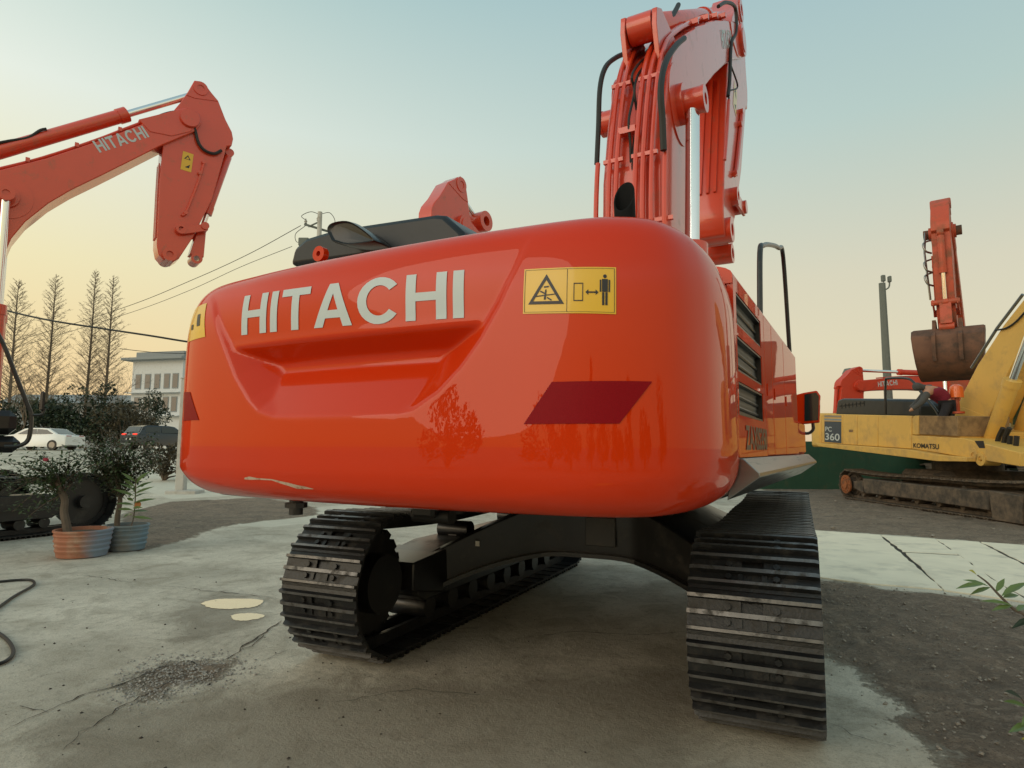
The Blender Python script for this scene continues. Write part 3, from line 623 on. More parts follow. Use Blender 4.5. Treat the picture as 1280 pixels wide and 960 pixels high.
# upper structure deck
MB().box(-1.25, 1.25, -2.75, 1.9, 1.14, 1.38, .02).build('deck', 'black_paint', EX, rz=-DL)
MB().box(-.62, -.44, -2.2, -1.8, .98, 1.16, .02).cyl((-.40, -2.0, 1.0), (-.40, -2.0, 1.16), .06, 12).cyl((-.66, -2.1, .99), (-.36, -2.1, .99), .05, 12).build('drain_pump', 'rubber', EX, rz=-DL)
MB().cyl((-.55, -3.22, 1.09), (-.55, -3.22, 1.18), .035, 12).cyl((-.55, -3.22, 1.125), (-.55, -3.22, 1.15), .055, 8).build('anchor_bolt', 'black_paint', EX, rz=-DL)
# ---------------------------------------------------------------- counterweight
CWP = [(1.462, -2.36), (1.49, -2.6), (1.50, -2.88), (1.47, -3.12), (1.37, -3.31), (1.14, -3.44), (.75, -3.495), (.38, -3.522), (0, -3.53)]
plan = np.array(smooth_path([(-x, y) for x, y in CWP]+[(x, y) for x, y in CWP[::-1][1:]], 14))
dl = np.r_[0, np.cumsum(np.hypot(*np.diff(plan, axis=0).T))]; NU = 460
us = np.linspace(0, dl[-1], NU); PXY = np.stack([np.interp(us, dl, plan[:, 0]), np.interp(us, dl, plan[:, 1])], 1); us = us-dl[-1]/2
tg = np.gradient(PXY, axis=0); tg /= np.hypot(*tg.T)[:, None]; nrm = np.stack([tg[:, 1], -tg[:, 0]], 1)
for _ in range(12): nrm[1:-1] = (nrm[:-2]+2*nrm[1:-1]+nrm[2:])/4
nrm /= np.hypot(*nrm.T)[:, None]
vp = np.array(smooth_path([(1.172, .42), (1.170, .26), (1.172, .17), (1.190, .095), (1.235, .035), (1.30, .006), (1.38, .0), (1.6, .0), (1.85, .0), (2.05, .006), (2.17, .028), (2.25, .062), (2.305, .115), (2.335, .18), (2.352, .26), (2.362, .38), (2.366, .5)], 12))
dv = np.r_[0, np.cumsum(np.hypot(*np.diff(vp, axis=0).T))]; NV = 170
vv = np.linspace(0, dv[-1], NV); VZ = np.interp(vv, dv, vp[:, 0]); VI = np.interp(vv, dv, vp[:, 1])
def cw_points(extra):
    ins = VI[None, :]+extra; X = PXY[:, 0, None]-nrm[:, 0, None]*ins; Y = PXY[:, 1, None]-nrm[:, 1, None]*ins
    return np.stack([X, Y, np.broadcast_to(VZ[None, :], X.shape)], -1)
P0 = cw_points(np.zeros((NU, NV)))
Pw = UF.o+P0[..., :1]*UF.r+P0[..., 1:2]*UF.f+P0[..., 2:]*np.array([0, 0, 1.])
dd = Pw-CAM; dn_ = dd@fw; PX = 640+FPX*(dd@RX)/dn_; PY = 480-FPX*(dd@UX)/dn_
n3 = np.cross(np.gradient(Pw, axis=0), np.gradient(Pw, axis=1)); vis = (n3*dd).sum(-1); vis = vis*np.sign(vis[NU//2, NV//2]) > 0
def cuv(px, py):                                       # pixel -> grid coordinates on the counterweight skin
    e = (PX-px)**2+(PY-py)**2; e[~vis] = 1e9; i, j = np.unravel_index(np.argmin(e), e.shape); i = int(np.clip(i, 1, NU-2)); j = int(np.clip(j, 1, NV-2))
    A = np.array([[(PX[i+1, j]-PX[i-1, j])/2, (PX[i, j+1]-PX[i, j-1])/2], [(PY[i+1, j]-PY[i-1, j])/2, (PY[i, j+1]-PY[i, j-1])/2]])
    if abs(np.linalg.det(A)) < .05: return np.array([i, j], float)
    d = np.linalg.solve(A, [px-PX[i, j], py-PY[i, j]]); return np.array([i, j])+np.clip(d, -1.5, 1.5)
DU, DV = us[1]-us[0], vv[1]-vv[0]
def met(g): return np.array([g[0]*DU, g[1]*DV])
rim_px = [(265, 357), (267, 380), (272, 414), (282, 442), (293, 471), (310, 500), (322, 513), (342, 520), (368, 521), (488, 519), (514, 512), (545, 491), (575, 459), (600, 424), (625, 379), (645, 336), (660, 302)]
rim = np.array([met(cuv(*p)) for p in rim_px]); top_j = np.argmin(abs(VZ-2.20))*DV
rim = np.vstack([rim, [rim[-1][0]+.03, top_j+.12], [rim[0][0]-.02, top_j+.12]])
led = [met(cuv(288, 436)), met(cuv(592, 404))]
gi, gj = np.meshgrid(np.arange(NU)*DU, np.arange(NV)*DV, indexing='ij')
def seg_d(a, b):
    d = b-a; t = np.clip(((gi-a[0])*d[0]+(gj-a[1])*d[1])/(d@d), 0, 1); return np.hypot(gi-a[0]-t*d[0], gj-a[1]-t*d[1])
sdist = np.full(gi.shape, 9.); ins_ = np.zeros(gi.shape, bool)
for k in range(len(rim)):
    a, b = rim[k], rim[(k+1) % len(rim)]; 
    if k < len(rim)-3: sdist = np.minimum(sdist, seg_d(a, b))
    else: sdist = np.minimum(sdist, seg_d(a, b)+0*gi)
    c = ((a[1] > gj) != (b[1] > gj)); q = (b[0]-a[0])*(gj-a[1])/((b[1]-a[1])+1e-12)+a[0]; ins_ ^= c & (gi < q)
sdist = np.where(ins_, sdist, 0)
lz = led[0][1]+(gi-led[0][0])*(led[1][1]-led[0][1])/(led[1][0]-led[0][0]); botz = rim[8][1]
qf = np.clip((lz-gj)/(lz-botz), 0, 1)                   # 0 at the ledge, 1 at the bottom of the scoop
panel = .030*np.clip((top_j+.06-gj)/.30, 0, 1)
prof_ = np.interp(qf, [0, .02, .20, .34, 1.0], [0, .016, .118, .128, .0])
dep_ = np.where(gj > lz, panel, np.maximum(panel*(1-qf*1.0), .030*(1-qf)+prof_))
dep_ = np.minimum(dep_, .95*sdist)
for _ in range(1):
    dep_[1:-1] = (dep_[:-2]+2*dep_[1:-1]+dep_[2:])/4; dep_[:, 1:-1] = (dep_[:, :-2]+2*dep_[:, 1:-1]+dep_[:, 2:])/4
# the lower chamfer grows taller towards both corners
zc_ = 1.19+.20*np.clip((abs(us)-.35)/1.35, 0, 1)**1.3; dep_ = dep_+np.where(us < 0, .40, .11)[:, None]*np.clip(zc_[:, None]-VZ[None, :], 0, .3)*(VI[None, :] < .2)*np.clip((VZ[None, :]-1.165)/.02, 0, 1)**0
P1 = cw_points(dep_); nn = np.cross(np.gradient(P1, axis=0), np.gradient(P1, axis=1)); nn /= np.linalg.norm(nn, axis=-1)[..., None]
if nn[NU//2, NV//2, 1] > 0: nn = -nn
def cw_at(g, off=.003):
    i = float(np.clip(g[0], 0, NU-1.001)); j = float(np.clip(g[1], 0, NV-1.001)); a, b = int(i), int(j); s, t = i-a, j-b
    W = ((a, b, (1-s)*(1-t)), (a+1, b, s*(1-t)), (a, b+1, (1-s)*t), (a+1, b+1, s*t))
    p = sum(P1[x, y]*w_ for x, y, w_ in W); n = sum(nn[x, y]*w_ for x, y, w_ in W); return p+n/np.linalg.norm(n)*off
vs = P1.reshape(-1, 3).tolist(); fs = [(i*NV+j, (i+1)*NV+j, (i+1)*NV+j+1, i*NV+j+1) for i in range(NU-1) for j in range(NV-1)]
fs.append(tuple(i*NV+NV-1 for i in range(NU))); fs.append(tuple(i*NV for i in range(NU-1, -1, -1)))
fs.append(tuple(range(NV-1, -1, -1))+tuple((NU-1)*NV+j for j in range(NV)))
CW = MB().add(vs, fs).build('counterweight', 'orange', EX, smooth=50, rz=-DL)
def decal(name, corners, m, off, par=CW, n=10, k=6, out=True):     # sheet lying on the skin, corners in grid coordinates
    mb = MB(); vs = [cw_at(bil(corners, i/n, j/k), off) for j in range(k+1) for i in range(n+1)]
    return mb.add(vs, [(j*(n+1)+i, j*(n+1)+i+1, (j+1)*(n+1)+i+1, (j+1)*(n+1)+i) for j in range(k) for i in range(n)]).build(name, m, par, smooth=60, fix=False)
tc_ = [cuv(296, 418), cuv(575.6, 395.5), cuv(579, 336.5), cuv(305, 370)]
letter_mesh('HITACHI', lambda u, v: cw_at(bil(tc_, u, v), .003), .06).build('lettering', 'letter_white', CW, smooth=60, fix=False)
lc = [cuv(654, 392.5), cuv(770, 393), cuv(770, 334.5), cuv(656, 337)]
LB = decal('warning_label', lc, 'label_yellow', .0025); LB['label'] = 'large yellow crushing warning label'
def lab(quads, name='symbol', m='label_black', c=lc, par=None, off=.0042):
    mb = MB()
    for q in quads:
        vs = [cw_at(bil(c, *bil([(*p, 0) for p in q], i/4, j/4)[:2]), off) for j in range(5) for i in range(5)]
        mb.add(vs, [(j*5+i, j*5+i+1, (j+1)*5+i+1, (j+1)*5+i) for j in range(4) for i in range(4)])
    return mb.build(name, m, CW, smooth=0, fix=False)
Rq = lambda a, b, c, d: [(a, b), (c, b), (c, d), (a, d)]
to, ti = [(.06, .20), (.46, .20), (.26, .86)], [(.115, .265), (.405, .265), (.26, .735)]
lab([[to[i], to[(i+1) % 3], ti[(i+1) % 3], ti[i]] for i in range(3)], 'triangle')
lab([[(.14, .36), (.38, .41), (.38, .43), (.14, .385)], [(.19, .47), (.245, .42), (.255, .44), (.2, .5)], [(.235, .30), (.26, .30), (.265, .52), (.25, .52)], [(.27, .33), (.32, .27), (.325, .3), (.275, .36)], [(.235, .56), (.29, .57), (.29, .6), (.235, .59)]], 'crushed_figure')
lab([Rq(.487, .03, .492, .97), Rq(.015, .03, .487, .036), Rq(.492, .03, .985, .036), Rq(.015, .964, .487, .97), Rq(.492, .964, .985, .97), Rq(.015, .036, .020, .964), Rq(.98, .036, .985, .964)], 'border')
lab([Rq(.56, .26, .568, .65), Rq(.652, .26, .66, .65), Rq(.568, .26, .652, .28), Rq(.568, .63, .652, .65)], 'machine_symbol')
lab([Rq(.715, .435, .79, .465), [(.685, .45), (.715, .39), (.715, .51), (.715, .51)], [(.82, .45), (.79, .51), (.79, .39), (.79, .39)]], 'arrow')
hd = [(.885+.02*cos(a), .795+.042*sin(a)) for a in np.linspace(0, 2*pi, 9)]
lab([[(.885, .795), hd[k], hd[k+1], hd[k+1]] for k in range(8)]+[Rq(.855, .46, .915, .735), Rq(.832, .46, .848, .72), Rq(.922, .46, .938, .72), Rq(.857, .18, .880, .452), Rq(.890, .18, .913, .452)], 'standing_figure')
lc2 = [cuv(236, 428), cuv(257, 421), cuv(259, 379), cuv(240, 388)]
lb2 = decal('warning_label', lc2, 'label_yellow', .0025, n=12); lab([Rq(.62, .35, .78, .7), Rq(.25, .3, .4, .45)], c=lc2, par=lb2)
decal('reflector', [cuv(655, 530), cuv(774, 529.5), cuv(815, 477), cuv(690, 477.5)], 'reflector_red', .003)
decal('reflector', [cuv(230, 526), cuv(249, 525), cuv(238, 490), cuv(231, 490)], 'reflector_red', .003)
sc = MB(); pp = [(306, 598, 2), (312, 597.5, 4.), (322, 598.5, 2), (340, 599.5, 1.5), (352, 603, 3), (362, 605.5, 4), (372, 608.5, 4.5), (382, 609.5, 3), (392, 611, .5)]; vs = []
for x, y, h_ in pp:
    for s in (-1, 1): vs.append(cw_at(cuv(x, y+s*h_*.5), .0018))
sc.add(vs, [(2*i, 2*i+2, 2*i+3, 2*i+1) for i in range(len(pp)-1)]).build('paint_scrape', 'scrape', CW, smooth=0, fix=False)
# ---------------------------------------------------------------- engine housing, right side with vents and doors
HX, HZ0, HZ1 = 1.455, 1.39, 2.285
vents = [(2.05, 2.215), (1.815, 1.995), (1.597, 1.765)]; VY0, VY1 = -2.285, -1.43
sp_ = MB()
def panel_rect(mb, y0, y1, z0, z1): mb.box(HX-.03, HX, y0, y1, z0, z1)
ys_ = (-2.36, VY0, VY1, -1.30)
zs_ = [HZ0, 1.597, 1.765, 1.815, 1.995, 2.05, 2.215, HZ1]
for i in range(3):
    if i != 1: panel_rect(sp_, ys_[i], ys_[i+1], HZ0, HZ1)
    else:
        for k in (0, 2, 4, 6): panel_rect(sp_, VY0, VY1, zs_[k], zs_[k+1])
SP = sp_.build('side_panel', 'orange', EX, rz=-DL)
for z0, z1 in vents:
    MB().box(HX-.045, HX-.035, VY0-.02, VY1+.02, z0-.02, z1+.02).build('vent_mesh', 'vent_mesh', SP)
    fr = MB(); fr.box(HX-.034, HX-.004, VY1-.012, VY1-.002, z0+.002, z1-.002).box(HX-.034, HX-.004, VY0+.002, VY1-.014, z1-.012, z1-.002).box(HX-.034, HX-.004, VY0+.002, VY1-.014, z0+.002, z0+.012); fr.build('vent_frame', 'black_paint', SP)
    b_ = MB(); 
    for q in (.28, .62): b_.cyl((HX-.034, VY0+.01, z0+(z1-z0)*q), (HX-.034, VY1-.02, z0+(z1-z0)*q-.01), .011, 8)
    b_.build('radiator_tube', 'black_paint', SP)
for y0, y1 in ((-1.292, -.925), (-.917, -.195), (-.187, .87)):
    d_ = MB().box(HX-.03, HX, y0, y1, HZ0, HZ1, .008).build('side_door', 'orange', EX, rz=-DL)
    MB().box(HX, HX+.008, y0+.06, y0+.075, 1.77, 1.85, .003).build('handle', 'orange', d_)
# rounded shoulder and roof of the housing
hp = [(-1.40, 2.10)]+[(-1.40+.12*(1-cos(t)), 2.16+.14*sin(t)) for t in np.linspace(0, pi/2, 5)]+[(HX-.16+.16*sin(t), 2.285+.055*cos(t)) for t in np.linspace(0, pi/2, 6)]+[(HX-.002, 2.24), (HX-.04, 2.24), (HX-.06, 2.10)]
MB().prism(hp, lambda a, b, t: (a, t, b), -2.37, .87).build('roof_panel', 'orange', EX, rz=-DL, smooth=40)
MB().box(-1.38, HX-.12, -2.3, .86, 1.38, 2.12).build('engine_bay', 'black_paint', EX, rz=-DL)
zx = [(HX+.003, -2.13, 1.425), (HX+.003, -1.32, 1.425), (HX+.003, -1.32, 1.555), (HX+.003, -2.13, 1.555)]
font_mesh('ZAXIS350', lambda u, v: bil(zx, u, v), .03).build('lettering', 'letter_dark', SP, smooth=0, fix=False)
MB().prism([(HX-.03, 1.386), (HX+.02, 1.386), (1.545, 1.318), (1.548, 1.298), (HX-.06, 1.185)], lambda a, b, t: (a, t, b), -2.34, 1.70).build('side_skirt', 'steel_grey', EX, rz=-DL, bevel=.004)
hr = [UF.onx(*p, 1.38) for p in ((950, 400), (950, 316), (954, 307), (963, 306), (973, 310), (979, 322), (987, 440))]
MB().tube(smooth_path(hr, 5), .02, 10).build('handrail', 'black_paint', EX, rz=-DL)
mc = [UF.ony(*p, 1.86) for p in ((1004, 530), (1024, 528), (1025, 494), (1021, 488), (1004, 491))]
a_ = np.array([mc[0][0], mc[0][2]])
mpoly = [(p[0], p[2]) for p in mc]
mr = MB().prism([(mpoly[0][0]-.12, mpoly[0][1]+.02)]+mpoly+[(mpoly[4][0]-.12, mpoly[4][1]-.03)], lambda a, b, t: (a, t, b), 1.86, 1.97).build('mirror', 'orange', EX, rz=-DL, bevel=.012)
cx_ = np.mean(mpoly, 0); MB().prism([(cx_[0]+(a-cx_[0])*.86, cx_[1]+(b-cx_[1])*.86) for a, b in mpoly], lambda a, b, t: (a, t, b), 1.852, 1.858).build('mirror_glass', 'glass_dark', mr, smooth=0)
MB().tube(smooth_path([(mpoly[0][0]-.1, 1.9, mpoly[0][1]-.03), (mpoly[0][0]+.02, 1.9, mpoly[0][1]-.10), (mpoly[0][0]+.09, 1.9, mpoly[0][1]-.06), (mpoly[0][0]+.09, 1.9, mpoly[0][1]+.02)], 4), .016, 8).build('mirror_stay', 'black_paint', mr)
MB().box(1.0, 1.44, .88, 1.88, 1.38, 1.72, .03).build('tool_box', 'orange', EX, rz=-DL)
# cab far side
cabp = [(.9, 1.40), (-.62, 1.40), (-.66, 2.2), (-.6, 2.98), (-.45, 3.06), (.72, 3.04), (.86, 2.9), (1.0, 2.2)]
# ---------------------------------------------------------------- black engine cover, intake, exhaust, lifting eye on top
cp = [UF.ony(*p, -2.62) for p in ((362, 332), (367, 310), (382, 297), (418, 286), (470, 278), (543, 267), (555, 268), (577, 288), (582, 305))]
MB().prism([(p[0], p[2]) for p in cp], lambda a, b, t: (a, t, b), -2.62, -1.35).build('engine_cover', 'hood_black', EX, rz=-DL, bevel=.03, smooth=60)
EC = EX.children[-1]
def cut_pipe(name, base, r, h, cut, lean, m, par, rz, n=28):   # pipe with a slanted mouth facing the rear; base in upper coordinates
    vs = []; fs = []
    rings = [(0, r, 0), (1, r, 1), (1, r*.86, 1), (0, r*.86, 0)]
    for t, rr, top in rings:
        for k in range(n):
            a = 2*pi*k/n; x, y = rr*cos(a), rr*sin(a); z = h+cut*(y/r) if top else .05*(rr < r)
            vs.append((base[0]+x+lean[0]*z, base[1]+y+lean[1]*z, base[2]+z))
    for i in range(3):
        for k in range(n): j = (k+1) % n; fs.append((i*n+k, i*n+j, (i+1)*n+j, (i+1)*n+k))
    fs.append(tuple(3*n+k for k in range(n)))
    return MB().add(vs, fs).build(name, m, par, rz=rz, smooth=50)
eb = UF.ony(785, 285, -2.1)
cut_pipe('exhaust_pipe', (eb[0], -2.1, 2.2), .062, eb[2]+.19-2.2, .115, (-.03, 0), 'pipe_black', EX, -DL)
ib = [UF.ony(*p, -2.78) for p in ((420, 304), (414, 290), (420, 281), (440, 278), (457, 286), (476, 302), (470, 306), (440, 309))]
ib = smooth_path(ib+[ib[0]], 4)[:-1]; ci = np.mean(ib, 0); iv = []; fs = []; n = len(ib)
for k, (sc_, yy) in enumerate(((.80, -2.64), (1., -2.78), (.92, -2.83), (.80, -2.815))):
    for p in ib: iv.append((ci[0]+(p[0]-ci[0])*sc_, yy, ci[2]+(p[2]-ci[2])*sc_))
for i in range(3):
    for k in range(n): j = (k+1) % n; fs.append((i*n+k, i*n+j, (i+1)*n+j, (i+1)*n+k))
fs += [tuple(range(n)), tuple(3*n+k for k in range(n))]
MB().add(iv, fs).build('air_intake', 'black_gloss', EX, rz=-DL, smooth=60, bevel=.004)
le = UF.ony(401, 316, -2.9); MB().ring((le[0], -2.88, le[2]-.01), (le[0], -2.92, le[2]-.01), .046, .016, 20).build('lifting_eye', 'orange', EX, rz=-DL)
# ---------------------------------------------------------------- boom and arm
LAT = .22; tp = UF.onx(903, 58, LAT); at_ = UF.onx(889, 291, LAT)
BM = BoomMap((.40, 1.95), tp[1:], at_[1:], LAT)
print('MAIN boom L %.2f arm %.2f' % (BM.L, BM.La), tp, at_)
BO, AR = boom_arm(EX, BM, .56, 'orange_boom', -DL, base=(.22, 1.7), awid=.44, PIN=(2.12, 1.32), pipes=[(-.19, .3, 3.0, .024), (-.12, .3, 3.3, .024), (.06, .3, 3.0, .026), (.13, .3, 5.6, .026), (.21, .3, 5.6, .024), (-.31, .3, 1.25, .024), (.33, .3, 1.35, .026)])
for x_, y_ in ((.75, 1.09), (1.22, 1.38), (1.95, 1.64)):
    MB().bar(BM.b(x_-.02, y_+.06, -.25 if x_ > 1 else -.36), BM.b(x_-.02, y_+.06, -.06), .032, .036).build('pipe_clamp', 'orange_boom', BO)
    MB().bar(BM.b(x_-.02, y_+.06, .02), BM.b(x_-.02, y_+.06, .26 if x_ > 1 else .40), .032, .036).build('pipe_clamp', 'orange_boom', BO)
for k, x_ in enumerate((3.6, 4.2, 4.8, 5.4)):
    y_ = np.interp(x_, [p[0] for p in BTOP], [p[1] for p in BTOP]); MB().bar(BM.b(x_, y_+.05, .1), BM.b(x_, y_+.05, .30), .05, .06).build('pipe_clamp', 'orange_boom', BO)
def hose(par, path, r, m='rubber', name='hose'): return MB().tube(smooth_path(path, 6), r, 8).build(name, m, par)
hose(BO, [UF.onx(x, y, LAT-.33) for x, y in ((746, 205), (748, 160), (750, 110), (757, 84), (770, 72), (784, 66))], .026)
hose(BO, [UF.onx(x, y, LAT-.28) for x, y in ((783, 58), (783, 42), (790, 32), (803, 25), (812, 22))], .024)
hose(BO, [UF.onx(x, y, LAT+.33) for x, y in ((829.5, 188), (828, 150), (826, 110), (832, 78), (844, 58), (855, 48))], .030)
hose(BO, [UF.onx(x, y, LAT+.10) for x, y in ((829, 42), (836, 28), (845, 12), (848, 6))], .028)
hose(BO, [UF.onx(x, y, LAT-.02) for x, y in ((789, 230), (788, 180), (786, 150), (793, 115), (790, 95), (800, 78), (810, 72))], .013)
hose(BO, [UF.onx(x, y, LAT+.0) for x, y in ((790, 230), (792, 180), (797, 150), (793, 115), (797, 95), (806, 82))], .013)
MB().bar(BM.b(1.45, 1.53, -.12), BM.b(1.45, 1.53, .04), .08, .06).build('hose_block', 'orange_boom', BO)
tq = UF.onx(910, 20, LAT+.3)
hose(AR, [UF.onx(x, y, LAT+.30) for x, y in ((898, 8), (908, 3), (919, 10), (920, 40), (914, 55), (912, 100), (910, 120))], .026)
hose(AR, [UF.onx(x, y, LAT+.30) for x, y in ((913, 80), (922, 108), (912, 114), (911, 125))], .013)
MB().tube(smooth_path([UF.onx(x, y, LAT+.30) for x, y in ((911, 125), (909, 160), (906, 200))], 3), .022, 8).build('pipe', 'orange_boom', AR)
# ================================================================ the other machines
def yaw_of(dl, dD): v = r0*dl+H2*dD; return atan2(v[0], v[1])
def simple_body(par, rz, m, tracks=True, front=1.9, tank=True, ms='track_steel', mf='black_paint', single=False, cabm='black_paint', cab=True):
    if tracks:
        for s in (-1, 1): make_track(par, s*1.295, .455, .495, -1.9, 1.85, .05, 48, .60, ms, mf, s, single=(single and s > 0))
    MB().box(-1.1, 1.1, -.95, .95, .55, .97, .1).build('car_body', mf, par); MB().cyl((0, 0, .95), (0, 0, 1.12), .75, 32).build('swing_bearing', mf, par)
    MB().box(-1.4, 1.4, -2.6, front, 1.12, 1.38, .02).build('deck', mf, par, rz=rz)
    pl = [(-x, y) for x, y in CWP]+[(x, y) for x, y in CWP[::-1][1:]]
    MB().prism(pl, lambda a, b, t: (a, b, t), 1.17, 2.34).build('counterweight', m, par, rz=rz, bevel=.09, smooth=50)
    MB().box(-1.45, 1.45, -2.4, .2, 1.38, 2.26, .05).build('engine_housing', m, par, rz=rz)
    if tank: MB().box(.55, 1.45, .2, 1.85, 1.38, 1.95, .04).build('fuel_tank', m, par, rz=rz)
    if cab:
        c = MB().prism([(.25, 1.38), (1.85, 1.38), (1.95, 2.1), (1.75, 2.95), (1.6, 3.08), (.4, 3.08), (.25, 2.95)], lambda a, b, t: (t, a, b), -1.42, -.45).build('cab', cabm, par, rz=rz, bevel=.05)
        MB().prism([(.4, 2.0), (1.78, 2.05), (1.66, 2.85), (.42, 2.88)], lambda a, b, t: (t, a, b), -.448, -.444).build('cab_window', 'glass_green', c)
        MB().prism([(-1.35, 1.55), (-.52, 1.55), (-.52, 2.9), (-1.35, 2.9)], lambda a, b, t: (a, 1.93-.12*(b-2.1)/.85 if b > 2.1 else 1.96, b), 0, .004)
    MB().cyl((.6, -1.9, 2.2), (.6, -1.9, 2.7), .06, 14).build('exhaust_pipe', 'black_paint', par, rz=rz)
GRP = None
# ---- left neighbour, boom reaching over the yard
fp = hz(143, 661); c2 = (fp[0]-1.295-.30, fp[1]-2.30)
M2 = empty('excavator', (c2[0], c2[1], 0), 0, 'orange excavator with lettered boom and empty hanging arm behind the potted shrubs', 'excavator')
yaw2 = yaw_of(cos(radians(38)), sin(radians(38))); F2 = Frame(c2, yaw2)
t2 = F2.onx(233, 156, .2); a2 = F2.onx(209, 322, .2); BM2 = BoomMap((.1, 1.95), t2[1:], a2[1:], .2); print('M2 boom %.2f arm %.2f' % (BM2.L, BM2.La), c2, t2, a2)
simple_body(M2, -yaw2, 'orange_boom', single=True, cab=False, front=.9, tank=False)
T2 = [(.12, .5), (.6, .85), (1.1, 1.15), (1.7, 1.45), (2.3, 1.62), (2.8, 1.62), (3.3, 1.48), (3.6, 1.35), (4.2, 1.05), (5.0, .72), (5.5, .54), (6.0, .36)]
O2 = [(-.24, 0), (-.2, .2)]+T2+[(6.4, .24), (6.58, .12), (6.62, -.05), (6.5, -.18), (6.3, -.2), (5.66, .03), (5.07, .20), (4.49, .37), (4.0, .52), (3.6, .61), (3.14, .655), (2.8, .63), (2.5, .54), (2.2, .42), (1.6, .16), (1.0, -.04), (.5, -.2), (.1, -.26)]
b2, r2 = boom_arm(M2, BM2, .56, 'orange_boom', -yaw2, base=(.95, 1.7), awid=.42, pipes=[(.2, .3, 5.9, .024), (.1, .3, 5.9, .024), (-.15, .3, 3., .024)], chrome_frac=.69, PIN=(3.3, 1.05), outline=O2, btop=T2, cyl_base=(3.0, 1.98))
for x_ in (3.3, 4.0, 4.7, 5.4):
    y_ = np.interp(x_, [p[0] for p in T2], [p[1] for p in T2]); MB().bar(BM2.b(x_, y_+.06, .02), BM2.b(x_, y_+.06, .27), .06, .07).build('pipe_clamp', 'orange_boom', b2)
hose(r2, [F2.onx(x, y, .2+.26) for x, y in ((190, 150), (205, 143), (222, 140), (236, 146), (243, 160), (248, 178), (256, 188), (268, 192), (277, 188))], .03)
hose(b2, [F2.onx(x, y, .2+.1) for x, y in ((-10, 180), (12, 176), (35, 172), (50, 163), (58, 161))], .024)
st = [F2.onx(x, y, 1.5) for x, y in ((-12, 400), (5, 432), (20, 470), (34, 505), (39, 520), (36, 548), (24, 557), (5, 558))]
MB().tube(smooth_path(st, 5), .03, 8).build('handrail', 'black_paint', M2, rz=-yaw2)
ms_ = [F2.onx(x, y, 1.5) for x, y in ((39, 519), (52, 518), (56, 510))]
MB().tube(smooth_path(ms_, 4), .02, 8).build('mirror_stay', 'black_paint', M2, rz=-yaw2)
q0, q1 = F2.onx(49, 514, 1.5), F2.onx(57, 489, 1.5)
MB().box(1.4, 1.55, min(q0[1], q1[1]), max(q0[1], q1[1]), q0[2], q1[2], .04).build('mirror', 'black_gloss', M2, rz=-yaw2)
for (xa, ya, xb, yb) in ((-60, 542, 22, 513), (-60, 566, 26, 545)):
    p, q = F2.onx(xa, ya, 1.45), F2.onx(xb, yb, 1.45); MB().box(.7, 1.45, p[1], q[1], p[2], q[2], .09).build('front_step', 'black_gloss', M2, rz=-yaw2)
bx_ = [F2.onx(x, y, 1.46) for x, y in ((3, 540), (7, 528), (12, 540), (14, 527))]
# ---- machine behind the main one: only the raised arm head shows over the roof
tl = dep(570, 284, 15.6); cen = dep(690, 560, 19.6); v = tl-cen; yaw3 = atan2(v[0], v[1]); F3 = Frame(cen, yaw3)
lt = F3.loc(tl); ap = F3.onx(556, 470, lt[0]); BM3 = BoomMap((.1, 1.95), lt[1:], ap[1:], lt[0]); print('M3 boom %.2f arm %.2f' % (BM3.L, BM3.La), lt, ap)
M3 = empty('excavator', (cen[0], cen[1], 0), 0, 'orange excavator behind the main machine, only its raised arm head showing above the roof', 'excavator')
simple_body(M3, -yaw3, 'orange_far'); b3, r3 = boom_arm(M3, BM3, .56, 'orange_boom', -yaw3, base=(.95, 1.7), text=False, pipes=[(.1, .3, 5.6, .024)])
for k in range(2): hose(r3, [F3.ony(x+k*3, y, lt[1]-.3) if False else F3.onx(x+k*4, y, lt[0]+.3) for x, y in ((562, 285), (562, 265), (570, 258), (580, 268), (582, 285))], .022)
q3 = F3.onx(597, 279, lt[0]); MB().ring((lt[0]-.3, q3[1], q3[2]), (lt[0]+.36, q3[1], q3[2]), .27, .13, 24).build('pin_boss', 'orange_boom', b3)
# ---- machine with the raised rusty bucket, facing the yard
tl = dep(1178, 291, 20.); vd = (tl-CAM); vd[2] = 0; vd /= np.linalg.norm(vd); cen = tl+vd*4.6+np.array([.25, 0, 0]); v = tl-cen; yaw5 = atan2(v[0], v[1]); F5 = Frame(cen, yaw5)
lt = F5.loc(tl); at5 = F5.ony(1187, 417, lt[1]+.25); BM5 = BoomMap((.1, 1.95), lt[1:], at5[1:], lt[0]); print('M5 boom %.2f arm %.2f' % (BM5.L, BM5.La), lt, at5)
M5 = empty('excavator', (cen[0], cen[1], 0), 0, 'weathered excavator holding a closed rusty bucket high on its upright arm', 'excavator')
simple_body(M5, -yaw5, 'orange_old', ms='track_dusty'); b5, r5 = boom_arm(M5, BM5, .6, 'orange_old', -yaw5, base=(.95, 1.7), text=False, awid=.5, links=True, bfrac=.58)
bkp = [(-.12, .12), (.25, .20), (.62, .12), (.92, -.12), (1.02, -.5), (.9, -.95), (.5, -1.3), (-.1, -1.42), (-.75, -1.25), (-.72, -1.18), (-.1, -1.32), (.42, -1.2), (.78, -.9), (.88, -.5), (.78, -.2), (.5, .0), (-.12, .0)]
A5 = np.array([BM5.lat, at5[1], at5[2]]); K5 = 1.02
bk = MB().prism(bkp, lambda a, b, t: (A5[0]+t*(1-.10*max(0, -b)), A5[1]+a*K5, A5[2]+b*K5-.05), -.92, .92).build('bucket', 'bucket_rust', M5, rz=-yaw5, bevel=.01)
